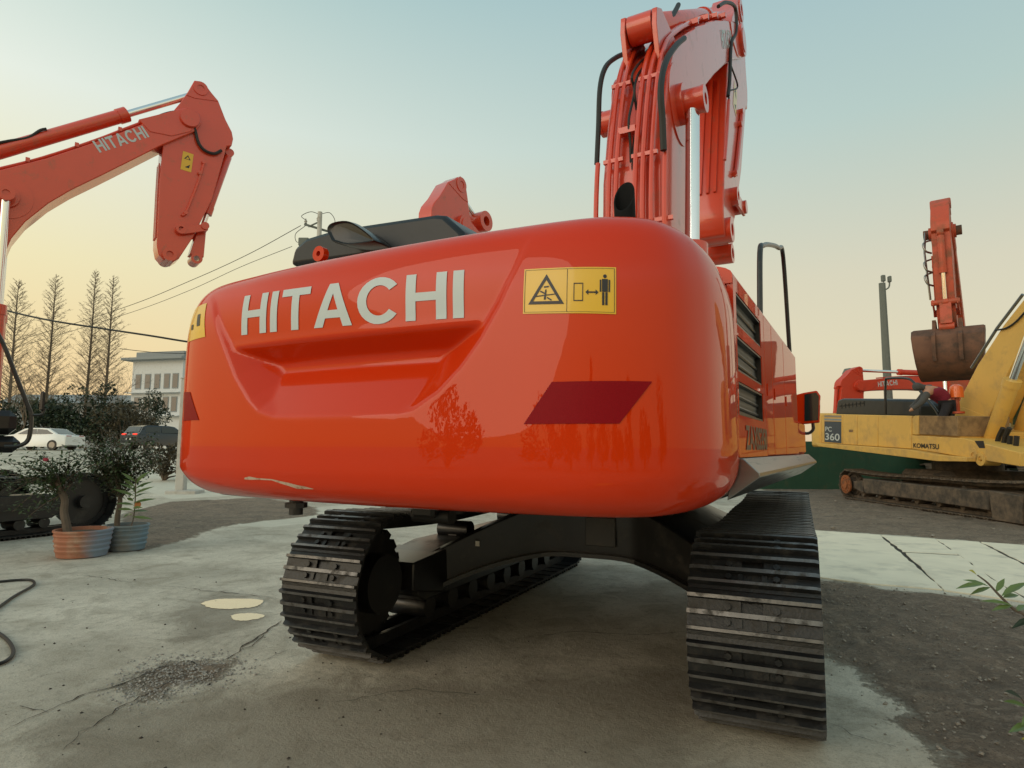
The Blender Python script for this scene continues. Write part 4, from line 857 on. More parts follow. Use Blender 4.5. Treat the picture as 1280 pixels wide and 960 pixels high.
for s in (-1, 1):
    MB().prism([(-.12, .1), (.25, .18), (.62, .1), (.92, -.14), (1.0, -.5), (.88, -.93), (.48, -1.28), (-.1, -1.4), (-.72, -1.2), (-.35, -.5)], lambda a, b, t: (A5[0]+t*(1-.10*max(0, -b)), A5[1]+a*K5, A5[2]+b*K5-.05), s*.88, s*.95).build('side_plate', 'bucket_rust', bk)
    MB().prism([(-.2, .0), (.1, .42), (.4, .45), (.6, .10), (1.06, -.12), (1.12, -.5), (1.0, -.9), (.9, -.8), (.95, -.4), (.6, -.05)], lambda a, b, t: (A5[0]+t, A5[1]+a*K5, A5[2]+b*K5-.05), s*.34-.05, s*.34+.05).build('hanger_plate', 'bucket_rust', bk)
for k in range(5): MB().box(-.06, .06, -.22, .0, -.04, .04).build('tooth', 'bucket_rust', bk).location = (A5[0]-.66+.33*k, A5[1]-.72, A5[2]-1.25)
MB().tube([BM5.a(.2, .0, .45), BM5.a(.4, -.6, .48), BM5.a(.3, -1.8, .40)], .035, 6).build('pipe', 'steel_grey', r5)
for u_ in (-.25, -.75, -1.1): MB().tube(smooth_path([BM5.a(.3, u_, .28), BM5.a(.4, u_-.1, .5), BM5.a(.4, u_-.3, .45), BM5.a(.3, u_-.35, .3)], 4), .03, 6).build('hose', 'steel_grey', r5)
for s in (-1, 1): MB().cyl(BM5.a(0, 0, s*.25), BM5.a(0, 0, s*.52), .16, 12).build('pin_end', 'bucket_rust', r5)
# ---- far red machine with low boom
tl = dep(1069, 484, 26.); cen = tl+r0*6.2+H2*.8; cen[2] = 0; v = tl-cen; yaw6 = atan2(v[0], v[1]); F6 = Frame(cen, yaw6); lt = F6.loc(tl); a6 = F6.onx(1052, 560, lt[0])
BM6 = BoomMap((.1, 2.1), lt[1:], a6[1:], lt[0]); print('M6 boom %.2f arm %.2f' % (BM6.L, BM6.La), lt, a6)
M6 = empty('excavator', (cen[0], cen[1], 0), 0, 'far red excavator with its lettered boom lowered level behind the yellow machine', 'excavator')
simple_body(M6, -yaw6, 'orange_far'); boom_arm(M6, BM6, .56, 'orange_far', -yaw6, base=(.95, 1.7), pipes=[(.1, .3, 5.6, .024)], chrome_frac=.55)
# ================================================================ yellow excavator
YC = G(11.45, 16.); YF = Frame(YC, yaw_of(0, -1)); yz = -YF.yaw
YE = empty('excavator', (YC[0], YC[1], 0), yz, 'dusty yellow crawler excavator with number decal, a worker leaning over its deck', 'excavator')
yp = lambda x, y, X=1.5: tuple(YF.onx(x, y, X)[1:])
def yq(name, pxs, X0, X1, m='yellow', par=YE, bevel=.015, Xp=None):
    return MB().prism([yp(*p, Xp if Xp is not None else max(X0, X1)) for p in pxs], lambda a, b, t: (t, a, b), X0, X1).build(name, m, par, bevel=bevel)
zf = lambda x, y: yp(x, y)[1]
yb0, yb1 = yp(1026, 517), yp(1140, 562); print('YE', yb0, yb1, yp(1058, 606), yp(1275, 655, 1.6), yp(1200, 530))
rear = [(x*1.04, y*.78) for x, y in ([(-x, y) for x, y in CWP]+[(x, y) for x, y in CWP[::-1][1:]])]
ydk = yp(1027, 556)[0]; 
MB().prism([(x, y+2.36*.78+ydk) for x, y in rear], lambda a, b, t: (a, b, t), yp(1027, 554)[1]-.12, yp(1027, 516)[1]).build('counterweight', 'yellow', YE, bevel=.08, smooth=50)
cab_px = [(1027, 1053), (1053.6, 1071), (1071.6, 1097), (1097.6, 1139)]
for k, (a, b) in enumerate(cab_px):
    ty = lambda x: 517.3+(x-1027)*.022; by = lambda x: 553.5+(x-1027)*.068
    p = yq('side_door', [(a, by(a)), (b, by(b)), (b, ty(b)), (a, ty(a))], 1.42, 1.5)
    if k == 1: yq('latch', [(1061, 540), (1066, 540), (1066, 537), (1061, 537)], 1.502, 1.512, 'yellow_dirty', p, 0)
p = yq('number_decal', [(1030.5, 552.5), (1051.5, 554), (1051.5, 527), (1030.5, 526.5)], 1.503, 1.506, 'decal_blue', YE, 0)
for k, (y0, y1) in enumerate(((523, 525.5), (519, 521.5))): yq('stripe', [(1030.5, y1), (1051.5, y1+.4), (1051.5, y0+.4), (1030.5, y0)], 1.503, 1.506, ('plaster_grey', 'steel_grey')[k], p, 0)
yt = lambda pxs, X=1.509: [np.array([X, *yp(*q, 1.5)]) for q in pxs]
c_ = yt([(1031.8, 549.8), (1049.8, 551.2), (1050, 542.2), (1032, 541.2)]); font_mesh('360', lambda u, v: bil(c_, u, v), .012).build('lettering', 'letter_white', p, smooth=0, fix=False)
c2_ = yt([(1032, 539), (1040, 539.6), (1040, 533.6), (1032, 533.2)]); font_mesh('PC', lambda u, v: bil(c2_, u, v), .012).build('lettering', 'letter_white', p, smooth=0, fix=False)
dkp = yq('deck', [(1139.6, 561), (1215, 573), (1275, 583), (1275, 566), (1205, 548), (1139.6, 544)], -1.3, 1.5)
c3_ = yt([(1142, 559.5), (1174, 561.8), (1174, 555.2), (1142, 553.8)]); font_mesh('KOMATSU', lambda u, v: bil(c3_, u, v), .02).build('lettering', 'letter_black', dkp, smooth=0, fix=False)
yq('side_skirt', [(1021, 553.5), (1140, 562), (1180, 569), (1215, 572), (1215, 577), (1178, 576.5), (1028, 558)], 1.3, 1.72, 'yellow', YE, .01, Xp=1.6)
yq('fuel_tank', [(1140, 543.5), (1148, 543.5), (1148, 519.5), (1143, 519.5), (1140, 523)], .3, 1.48, 'yellow'); yq('battery_box', [(1149, 543), (1197, 545.5), (1197, 520.5), (1149, 519.5)], .3, 1.47, 'yellow_dirty')
yq('engine_housing', [(1030, 553), (1200, 560), (1200, 540), (1139, 522), (1030, 519)], -1.4, 1.40, 'yellow', YE, .02)
hd_ = yq('engine_cover', [(1044, 519), (1150, 521), (1150, 506), (1144, 500), (1053, 498), (1047, 500)], -.9, .95, 'hood_black', YE, .05)
vt = [YF.onx(1049, 510, .95), YF.onx(1081, 502, .95)]
for i in range(7):
    for j in range(2):
        y_ = vt[0][1]+(vt[1][1]-vt[0][1])*(i+.5)/7; z_ = vt[0][2]+(vt[1][2]-vt[0][2])*(j+.5)/2; MB().box(.952, .96, y_-.07, y_+.07, z_-.05, z_+.05).build('vent_slot', 'label_black', hd_)
hp_ = [YF.onx(x, y, 1.2) for x, y in ((1107, 518), (1107, 478), (1111, 473), (1133, 473), (1142, 478), (1155, 495), (1170, 513), (1180, 535), (1188, 552), (1189, 560), (1184, 565))]
MB().tube(smooth_path(hp_, 4), .032, 8).build('handrail', 'black_paint', YE)
bp_ = [(1196, 533), (1193, 521), (1197, 506), (1206, 487), (1222, 456), (1238, 432), (1254, 407), (1280, 374), (1330, 320), (1390, 290), (1390, 340), (1330, 380), (1283, 425), (1264, 458), (1254, 478), (1244, 503), (1232, 528), (1222, 536)]
bo_ = yq('boom', bp_, -.05, .55, 'yellow', YE, .02, Xp=.55); yq('boom_plate', [(1196, 532), (1194, 520), (1199, 507), (1233, 520), (1222, 535)], .552, .57, 'yellow', bo_, .005, Xp=.55)
pt = [(x-1.5, y-2) for x, y in ((1216, 462), (1232, 437), (1248, 412), (1280, 370))]
for k, lt_ in enumerate((.40, .2)): MB().tube([YF.onx(x, y, lt_) for x, y in pt], .035, 6).build('pipe', 'steel_grey', bo_)
MB().tube(smooth_path([YF.onx(x, y, .58) for x, y in ((1244, 413), (1258, 410), (1270, 402), (1283, 388))], 4), .02, 6).build('hose', 'rubber', bo_)
def ycyl(A, Bq, frac, X, r):
    cylinder(YE, 'boom_cylinder', YF.onx(*A, X), YF.onx(*Bq, X), r, r*.5, frac, 'yellow', None)
ycyl((1233, 566), (1290, 408), .60, .80, .15); ycyl((1265, 570), (1320, 420), .60, -.2, .15)
for k in range(2): MB().tube(smooth_path([YF.onx(x+k*8, y, 1.0) for x, y in ((1254, 535), (1248, 548), (1247, 560), (1254, 567), (1261, 560), (1263, 545))], 4), .05, 8).build('hose', 'rubber', YE)
lg = [YF.onx(x, y, 1.3) for x, y in ((1229, 569), (1238, 574))]
for p_ in lg: MB().ring((1.15, p_[1], p_[2]), (1.52, p_[1], p_[2]), .14, .06).build('pin_boss', 'yellow', YE)
yq('bracket', [(1218, 551), (1229, 551), (1231, 560), (1224, 560)], 1.502, 1.51, 'label_black', YE, 0)
cbp = yq('cab', [(1262, 566), (1330, 585), (1340, 470), (1318, 455), (1268, 466), (1262, 480)], -1.45, -.5, 'yellow', YE, .05, Xp=-.5); yq('cab_window', [(1265, 545), (1320, 560), (1325, 475), (1270, 480)], -.498, -.494, 'glass_green', cbp, 0, Xp=-.5)
sp0 = YF.onx(1058, 606, 1.6); sp1 = YF.onx(1300, 640, 1.6); zc = .44
ytk = (sp0[1], max(sp0[1]+3.9, sp1[1]))
for s in (1, -1): make_track(YE, s*1.3, .40, zc, ytk[0], ytk[1], .07, 46, .6, 'track_dusty', 'track_dusty', s, single=(s > 0))
hub = MB(); hub.cyl((1.585, sp0[1], zc), (1.63, sp0[1], zc), .27, 24)
for k in range(12): a = 2*pi*k/12; hub.cyl((1.62, sp0[1]+.2*cos(a), zc+.2*sin(a)), (1.65, sp0[1]+.2*cos(a), zc+.2*sin(a)), .025, 6)
hub.cyl((1.62, sp0[1], zc), (1.66, sp0[1], zc), .13, 20); hub.build('sprocket_hub', 'rust_orange', YE)
fb = [(1078, 598), (1150, 606), (1236, 615), (1236, 638), (1150, 625), (1080, 616)]
MB().prism([yp(*q, 1.62) for q in fb], lambda a, b, t: (t, a, b), 1.0, 1.62).build('side_frame', 'track_dusty', YE, bevel=.02)
MB().prism([yp(*q, 1.64) for q in ((1235, 613), (1278, 620), (1278, 656), (1240, 650))], lambda a, b, t: (t, a, b), 1.0, 1.64).build('side_frame', 'track_dusty', YE, bevel=.02)
MB().box(-1.1, 1.1, -1., 1., .5, .95, .1).cyl((0, 0, .9), (0, 0, 1.3), .75, 24).build('car_body', 'track_dusty', YE)
be = dep(1196, 497, 14.9); o = empty('warning_beacon', tuple(be), 0, 'orange warning beacon lamp beside the yellow boom', 'beacon'); o.location.z = float(be[2])
MB().cyl((0, 0, -.35), (0, 0, .0), .05, 10).cyl((0, 0, -.38), (0, 0, -.33), .14, 16).build('stand', 'orange_old', o); MB().lathe([(0.0, .32), (.07, .31), (.125, .26), (.14, .18), (.145, .0), (.0, .0)]).build('lens', 'amber', o)
# ================================================================ plants and trees
def leaf_quad(mb, p, d, up, L, W, fold=.25, curl=.15):  # pointed folded leaf, 4 segments
    d = np.array(d, float); d /= np.linalg.norm(d)+1e-9; s = np.cross(d, up); s /= np.linalg.norm(s)+1e-9; n = np.cross(s, d); p = np.array(p, float); vs = []; ws = (0.05, .75, 1., .62, .02)
    for k, w_ in enumerate(ws):
        t = k/4; c = p+d*L*t-n*curl*L*t*t; vs += [c+s*W/2*w_+n*fold*W*.5*w_, c, c-s*W/2*w_+n*fold*W*.5*w_]
    fs = []
    for k in range(4): a = k*3; fs += [(a, a+1, a+4, a+3), (a+1, a+2, a+5, a+4)]
    mb.add(vs, fs)
def rand_dir(g): v = g.normal(size=3); return v/np.linalg.norm(v)
def small_leaves(mb, pts, g, L, W):                     # cheap leaf: one kite
    for p in pts:
        d = rand_dir(g); d[2] += .15; s = np.cross(d, rand_dir(g)); s /= np.linalg.norm(s)+1e-9; l = L*g.uniform(.6, 1.2); w_ = W*g.uniform(.7, 1.1)
        mb.add([p, p+d*l*.45+s*w_/2, p+d*l, p+d*l*.45-s*w_/2], [(0, 1, 2, 3)])
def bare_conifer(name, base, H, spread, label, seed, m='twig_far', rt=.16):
    g = np.random.default_rng(seed); o = empty(name, tuple(base), 0, label, 'tree', 'bare trees along the road')
    lean = g.uniform(-.01, .01, 2)*H; cpt = lambda t: np.array([lean[0]*t+.1*sin(t*4+seed), lean[1]*t, H*t])
    MB().tube([cpt(t) for t in np.linspace(0, 1, 10)], [rt*(1-t)**.8+.012 for t in np.linspace(0, 1, 10)], 7).build('trunk', 'bark', o)
    mb = MB()
    for k in range(int(H*9)):
        t = .16+.82*(k+.5)/(H*9); a = k*2.4+g.uniform(-.4, .4); L = spread*(1-t)**.75*g.uniform(.55, 1.1)+.25; up = g.uniform(.55, .9)
        p = cpt(t); dv = np.array([cos(a), sin(a), up]); dv /= np.linalg.norm(dv); q = [p, p+dv*L*.5+np.array([0, 0, .02*L]), p+dv*L+np.array([0, 0, .14*L])]
        mb.tube(q, [.030*(1-t)+.014, .016, .006], 3, False)
        for j in range(10):
            f = g.uniform(.15, 1); c = q[0]+(q[2]-q[0])*f; d2 = dv*.55+rand_dir(g)*.65; d2[2] = abs(d2[2])*.6+.1; l2 = L*(1.1-f*.6)*g.uniform(.25, .5); mb.tube([c, c+d2*l2*.6, c+d2*l2+np.array([0, 0, .06])], [.011, .008, .004], 3, False)
            for i in range(2): e = c+d2*l2*g.uniform(.3, .9); d3 = d2*.5+rand_dir(g)*.6; mb.tube([e, e+d3*l2*.55], [.007, .003], 3, False)
    mb.build('crown', m, o, smooth=0, fix=False)
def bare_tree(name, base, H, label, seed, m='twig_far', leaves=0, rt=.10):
    g = np.random.default_rng(seed); o = empty(name, tuple(base), 0, label, 'tree', 'bare trees along the road'); mt = MB(); mb = MB(); tips = []
    def grow(p, d, L, r, lev):
        q = p; path = [p]; rr = [r]
        for k in range(4): d = d+rand_dir(g)*.16; d[2] += .04; d /= np.linalg.norm(d); q = q+d*L/4; path.append(q); rr.append(r*(1-.12*(k+1)))
        (mt if lev < 1 else mb).tube(path, rr, 6 if lev < 1 else 3, False)
        if lev < 4:
            for k in range((3, 4, 4, 4)[lev]):
                f = path[g.integers(2, 5)]; nd = d+rand_dir(g)*.85; nd[2] = nd[2]*.7+.22; nd /= np.linalg.norm(nd); grow(f, nd, L*g.uniform(.55, .8), max(.004, r*.52), lev+1)
        else: tips.append(q)
    grow(np.zeros(3), np.array([0, 0, 1.]), H*.36, rt, 0)
    mt.build('trunk', 'bark', o); c = mb.build('crown', m, o, smooth=0, fix=False)
    if leaves:
        lm = MB(); small_leaves(lm, [t+g.normal(0, .1, 3) for t in tips for _ in range(leaves)], g, .10, .05); lm.build('leaves', 'leaf_pale', o, smooth=0, fix=False)
def shrub(name, base, rx, ry, H, label, seed, m='hedge', n=2600, L=.22, cat='shrub', group=None, low=.0, cone=False):
    g = np.random.default_rng(seed); o = empty(name, tuple(base), 0, label, cat, group); st = MB(); lf = MB(); cl = []
    for k in range(16 if not cone else 30):
        a = g.uniform(0, 6.28); q = g.uniform(.15, 1)
        if cone: h = H*g.uniform(.08, .98); rr = (1-h/H)**.8*g.uniform(.3, 1)+.05; c = np.array([rx*rr*cos(a), ry*rr*sin(a), h]); cr = .16+.5*(1-h/H)
        else: h = H*(low+(1-low)*g.uniform(.15, .88)); rr = sqrt(g.uniform(0, 1))*sqrt(max(.05, 1-(2*(h/H)-.9)**2)); c = np.array([rx*rr*cos(a), ry*rr*sin(a), h]); cr = g.uniform(.45, .85)*min(.32*H, rx)*.8
        cl.append((c, cr)); st.tube([(0, 0, 0), (c[0]*.3, c[1]*.3, c[2]*.55), c], [.05, .03, .012], 4, False)
    pts = []
    for k in range(n): c, cr = cl[g.integers(len(cl))]; d = rand_dir(g); pts.append(c+d*cr*g.uniform(.45, 1.0)**.5)
    pts = [p for p in pts if p[2] > .03]; small_leaves(lf, pts, g, L, L*.5)
    st.build('stem', 'bark', o, smooth=0, fix=False); lf.build('foliage', m, o, smooth=0, fix=False); return o
def far(px, py, D): p = dep(px, py, D); return np.array([p[0], p[1], ground_z(p)])
def height_at(py, D, z0): return dep(640, py, D)[2]-z0
# ---- bare trees along the road
for k, (px, D, ytop, sp, lb) in enumerate(((55, 60, 345, 3.6, 'tall bare conical tree with its straight trunk beside the left mirror'), (104, 63, 338, 3.2, 'tallest bare conical tree with slender straight trunk above the hedge'), (127, 62, 346, 3.2, 'bare conical tree close beside the tallest one above the hedge'), (8, 57, 352, 4.2, 'bare conical tree partly behind the orange boom cylinder'))):
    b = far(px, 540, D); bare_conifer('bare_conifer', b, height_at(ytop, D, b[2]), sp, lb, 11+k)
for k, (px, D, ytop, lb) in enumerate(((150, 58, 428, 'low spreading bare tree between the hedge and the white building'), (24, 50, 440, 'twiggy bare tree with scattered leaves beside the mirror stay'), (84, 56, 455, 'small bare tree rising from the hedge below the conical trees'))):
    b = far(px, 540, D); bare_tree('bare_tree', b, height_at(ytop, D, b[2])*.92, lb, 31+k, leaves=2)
# ---- hedge and evergreens
for k, (px, D, w_, yt, m, lb, n) in enumerate(((70, 53, 2.8, 496, 'hedge', 'dark evergreen hedge shrub behind the white car', 2600), (100, 52, 2.6, 490, 'hedge', 'dark rounded evergreen shrub under the tallest bare tree', 2600), (128, 53, 2.2, 482, 'leaf_dark', 'darkest tall evergreen shrub in the hedge', 3000), (152, 51, 2.2, 503, 'hedge_brown', 'brownish dry shrub at the end of the hedge', 1800), (45, 54, 2.6, 508, 'hedge', 'low evergreen hedge shrub behind the mirror', 2200), (190, 62, 1.7, 488, 'hedge', 'round evergreen shrub in front of the white building', 2200), (172, 56, 1.6, 516, 'hedge_brown', 'low brownish shrub between hedge and dark car', 1500), (18, 52, 2.6, 502, 'hedge', 'dark shrub beside the left machine cab', 2200))):
    b = far(px, 555, D); shrub('hedge_shrub', b, w_, w_*.7, height_at(yt, D, b[2]), lb, 50+k, m, n, .30, 'shrub', 'evergreen hedge by the road')
b = far(205, 590, 24); shrub('dry_weeds', b, 1.0, .6, height_at(556, 24, b[2]), 'dry brown weeds beside the pale concrete post', 71, 'hedge_brown', 1500, .14, 'weeds')
# ---- white building
def box_building():
    D = 92; bl = far(198, 540, D); o = empty('building', tuple(bl), -YAW*-1, 'white modern building with flat grey roof beyond the hedge', 'building'); o.rotation_euler = (0, 0, YAW-.25)
    s = D/FPX*1.0; H = height_at(456, D, bl[2]); W = 7.2
    MB().box(-1.2, W, -4, 4, 0, H-.2).build('wall', 'plaster_white', o); MB().box(-3.8, -1.203, -3.6, 4, 0, H*.55).build('annex_wall', 'plaster_white', o)
    MB().box(-2.4, W+.6, -5, 4.6, H-.2, H+.15, .03).build('roof', 'plaster_grey', o); MB().box(-.8, W, -3.96, 4, H+.153, H+1.0, .02).build('parapet', 'plaster_grey', o)
    for z in (.40, .66):
        for x in (-.6, 1.0, 2.6, 4.2, 5.6):
            w_ = MB().box(x, x+1.0, -4.06, -4.0, H*z, H*z+H*.17).build('window', 'plaster_grey', o); MB().box(x+.1, x+.9, -4.08, -4.062, H*z+.12, H*z+H*.17-.12).build('pane', 'glass_dark', w_)
    for z in (.36, .62): MB().box(-1.6, W+.2, -4.7, -4.003, H*z-.1, H*z).build('balcony', 'plaster_white', o)
box_building()
b = far(80, 545, 88); o = empty('building', tuple(b), 0, 'low distant grey shed behind the hedge', 'building'); o.rotation_euler = (0, 0, YAW); MB().box(-9, 9, 0, 6, 0, 6.2).build('wall', 'plaster_grey', o); MB().prism([(-.6, 6.2), (6.6, 6.2), (3, 7.6)], lambda a, b_, t: (t, a, b_), -9.4, 9.4).build('roof', 'plaster_grey', o)
# ---- concrete gate post
p = far(226, 592, 19.5); zt = height_at(476, 19.5, p[2]); o = empty('gate_post', tuple(p), YAW, 'pale concrete gate post partly hidden by the counterweight', 'post')
MB().box(-.10, .16, -.12, .12, 0, zt, .02).build('shaft', 'concrete_post', o); MB().box(-.12, .18, -.14, .14, zt, zt+.04, .01).build('cap', 'concrete_post', o); MB().box(-.3, .62, -.3, .3, -.1, .10, .02).build('footing', 'concrete_post', o)
# ---- cars
def car(base, yaw, L, W, H, prof, glass, body, label, tail='tail_red'):
    o = empty('parked_car', tuple(base), yaw, label, 'car'); P = [(a*L, b*H) for a, b in prof]; h = W/2; n = len(P); vs = []
    lev = [(-h*.90, 1), (-h, .0), (h, .0), (h*.90, 1)]
    def X(t, b): return t*(1-.16*max(0, b-.55)/.45)
    sect = [-h, -h*.97, h*.97, h]
    for k, t in enumerate(sect):
        ins = .985 if k in (0, 3) else 1.
        for a, b in P: vs.append((X(t, b/H), a*ins, b*(ins if b > .3*H else 1)))
    fs = [(k*n+i, k*n+(i+1) % n, (k+1)*n+(i+1) % n, (k+1)*n+i) for k in range(3) for i in range(n)]+[tuple(range(n-1, -1, -1)), tuple(3*n+i for i in range(n))]
    bd = MB().add(vs, fs).build('body', body, o, smooth=40)
    for s in (-1, 1):
        for poly in glass['side']: MB().prism([(a*L, b*H) for a, b in poly], lambda a, b, t: (s*(abs(X(h, b/H))+t), a, b), -.01, .006).build('side_window', 'glass_dark', bd)
        for a, r in zip(glass['wheel'], (.34, .34)):
            w_ = MB().cyl((s*(h-.22), a*L, .33), (s*(h+.012), a*L, .33), .335, 24).build('wheel', 'rubber', o); MB().cyl((s*(h+.014), a*L, .33), (s*(h+.02), a*L, .33), .21, 16).build('rim', 'steel_grey', w_)
        MB().box(s*h*.62-.2, s*h*.62+.2, -.035, .03, H*.56, H*.66).build('tail_light', tail, bd).location = (0, -L/2+.04, 0)
        MB().box(s*h*.68-.17, s*h*.68+.17, -.02, .02, H*.44, H*.53).build('headlight', 'letter_white', bd).location = (0, L/2-.10, 0)
    for key, nm in (('rear', 'rear_window'), ('front', 'windscreen')):
        (a0, b0), (a1, b1) = glass[key]; e = -.012 if key == 'rear' else .012
        MB().add([(X(-h*.82, b0), a0*L+e, b0*H+.008), (X(h*.82, b0), a0*L+e, b0*H+.008), (X(h*.80, b1), a1*L+e, b1*H+.008), (X(-h*.80, b1), a1*L+e, b1*H+.008)], [(0, 1, 2, 3)]).build(nm, 'glass_dark', bd, smooth=0)
    MB().box(-.26, .26, -.01, .01, H*.40, H*.47).build('number_plate', 'sticker_white', bd).location = (0, -L/2-.012, 0)
    return o
sed = [(-.5, .22), (-.5, .62), (-.47, .68), (-.36, .72), (-.22, .97), (-.12, 1.), (.06, 1.), (.14, .96), (.28, .70), (.45, .62), (.5, .48), (.5, .2), (.38, .15), (-.4, .15)]
sg = dict(side=[[(-.31, .73), (-.2, .92), (-.06, .95), (-.06, .72)], [(-.05, .72), (-.05, .95), (.08, .94), (.22, .72)]], wheel=(-.31, .31), rear=((-.36, .73), (-.225, .96)), front=((.275, .71), (.145, .95)))
suv = [(-.5, .28), (-.5, .60), (-.47, .66), (-.45, .72), (-.40, .95), (-.34, 1.), (.0, 1.), (.10, .96), (.24, .70), (.44, .62), (.5, .5), (.5, .22), (.38, .16), (-.4, .16)]
sv = dict(side=[[(-.38, .72), (-.36, .92), (-.14, .95), (-.14, .70)], [(-.12, .70), (-.12, .95), (.05, .94), (.19, .70)]], wheel=(-.31, .31), rear=((-.452, .72), (-.405, .93)), front=((.235, .71), (.105, .95)))
b = far(58, 562, 43); b = far(52, 562, 43); dl_ = yaw_of(-1, .06)
car(b, -dl_, 4.7, 1.85, 1.46, sed, sg, 'white_paint', 'white sedan parked side-on on the road beyond the potted shrubs', 'tail_dull')
b = far(200, 562, 45); car(b, -yaw_of(.45, .9), 4.6, 1.9, 1.66, suv, sv, 'car_dark', 'dark car with red tail lights seen from behind on the road')
# ---- utility pole and wires
PD = 30.; pb = far(388, 590, PD); ph = dep(384, 265, PD)[2]-pb[2]; UP = empty('utility_pole', tuple(pb), YAW, 'utility pole with crossarm and looping wires above the roof', 'utility pole')
MB().tube([(0, 0, 0), (-.0, 0, ph)], [.17, .11], 12).build('shaft', 'concrete_post', UP)
sc_ = PD/FPX
MB().bar((-.75, 0, ph-.62), (.60, .3, ph-.95), .09, .09).bar((-.1, .06, ph-.5), (-.55, 0, ph-.75), .06, .06).build('crossarm', 'pole_grey', UP); MB().bar((.6, .2, ph-.95), (-.1, 0, ph-1.5), .05, .05).build('brace', 'pole_grey', UP)
for x_, z_ in ((-.7, -.58), (.55, -.88), (-.1, -.45)): MB().lathe([(.0, .0), (.07, .02), (.05, .08), (.08, .12), (.04, .2), (0, .3)], (x_, .05, ph+z_), 10).build('insulator', 'insulator', UP)
MB().box(-.95, -.45, -.2, .2, ph-1.75, ph-1.35, .03).build('switch_box', 'pole_grey', UP)
for lp in ([(-.7, 0, ph-.4), (-.9, 0, ph-.2), (-.5, .1, ph+.05), (-.05, 0, ph-.1)], [(.05, 0, ph-.1), (.45, .1, ph+.0), (.75, 0, ph-.45), (.6, 0, ph-.9)], [(-.7, 0, ph-.7), (-1.15, 0, ph-1.1), (-1.1, 0, ph-1.5), (-.8, 0, ph-1.5)]): MB().tube(smooth_path(lp, 5), .016, 5).build('jumper_wire', 'rubber', UP)
def wire(pts, r, label, m='rubber'):
    P = [dep(*p) for p in pts]; o = MB().tube(smooth_path(P, 8), r, 5).build('overhead_wire', m, None); return tag(o, label, 'wire', 'overhead wires')
wire([(376, 282, 30), (310, 318, 32), (240, 350, 35), (150, 386, 38), (0, 432, 44), (-90, 455, 48)], .017, 'overhead wire running down from the utility pole crossarm')
wire([(365, 308, 30), (300, 334, 33), (232, 365, 36), (150, 395, 39), (0, 440, 45), (-90, 460, 48)], .014, 'lower overhead wire running down from the utility pole', 'hose_dusty')
wire([(-60, 368, 22), (0, 386, 21), (60, 400, 20), (130, 411, 19.5), (190, 420, 19), (240, 428, 19), (330, 440, 18.5)], .030, 'thick dark cable crossing in front of the bare trees')
wire([(150, 436, 60), (200, 441, 60), (250, 442, 60)], .03, 'thin wire above the white building')
# ---- right side: lamp pole, second pole, green fence, rubble
LD = 30.; lb_ = dep(1114, 560, LD); lt_ = dep(1105, 354, LD); LP = empty('lamp_pole', (lb_[0], lb_[1], 0), YAW, 'dark steel lamp pole behind the yellow excavator', 'lamp pole'); h_ = lt_[2]
MB().tube([(0, 0, 0), (0, 0, h_)], [.22, .15], 8).build('shaft', 'pole_grey', LP); MB().tube(smooth_path([(.1, 0, h_-.35), (.32, 0, h_-.2), (.38, 0, h_+.1)], 4), .035, 6).build('lamp_arm', 'pole_grey', LP); MB().box(.31, .44, -.1, .1, h_+.05, h_+.35, .03).build('lamp_head', 'pole_grey', LP); MB().cyl((.08, 0, h_+.0), (.08, 0, h_+.1), .02, 5).box(-.02, .16, -.08, .08, h_+.08, h_+.4, .03).build('lamp_head', 'pole_grey', LP)
b = dep(1073, 560, 36); t_ = dep(1065, 461, 36); o = empty('signal_post', (b[0], b[1], 0), YAW, 'short post with a dark head behind the red boom', 'post')
MB().tube([(0, 0, 0), (-.1, 0, t_[2])], [.22, .16], 8).build('shaft', 'yellow_dirty', o); MB().lathe([(0, .5), (.3, .45), (.42, .2), (.4, 0), (.1, -.1)], (-.25, 0, t_[2]-.45), 12).build('head', 'pole_grey', o)
gf = empty('green_fence', tuple(G(11, 23.5)), YAW, 'dark green sheet fence behind the yellow excavator', 'fence')
for k in range(16):
    MB().prism([(-6+k*.9+.001, 0), (-6+k*.9+.2, .03), (-6+k*.9+.45, 0), (-6+k*.9+.65, .03), (-6+k*.9+.899, 0), (-6+k*.9+.899, -.02), (-6+k*.9+.001, -.02)], lambda a, b_, t: (a, b_, t), .0, 1.75).build('fence_panel', 'green_wall', gf, smooth=0)
    if k % 3 == 0: MB().box(-6+k*.9-.03, -6+k*.9+.03, .03, .09, 0, 1.85).build('post', 'pole_grey', gf)
b = hz(1028, 603); g = np.random.default_rng(9); o = empty('rubble_heap', (b[0], b[1], 0), 0, 'pale heap of broken rubble beside the rusty sprocket', 'rubble')
rm = MB(); F8 = [(0, 2, 4), (2, 1, 4), (1, 3, 4), (3, 0, 4), (2, 0, 5), (1, 2, 5), (3, 1, 5), (0, 3, 5)]; base6 = np.array([(1, 0, 0), (-1, 0, 0), (0, 1, 0), (0, -1, 0), (0, 0, 1), (0, 0, -1)], float)
for k in range(420):
    a = g.uniform(0, 6.28); q = sqrt(g.uniform(0, 1)); x_, y_ = 1.7*q*cos(a), 1.0*q*sin(a); z_ = .42*(1-q)*g.uniform(.2, 1); s_ = g.uniform(.03, .14); R_ = np.linalg.qr(g.normal(size=(3, 3)))[0]
    rm.add([(R_ @ (v*g.uniform(.5, 1.1)*s_))+np.array([x_, y_, z_]) for v in base6], F8)
rm.build('rubble', 'rubble', o, smooth=0, fix=False)['kind'] = 'stuff'
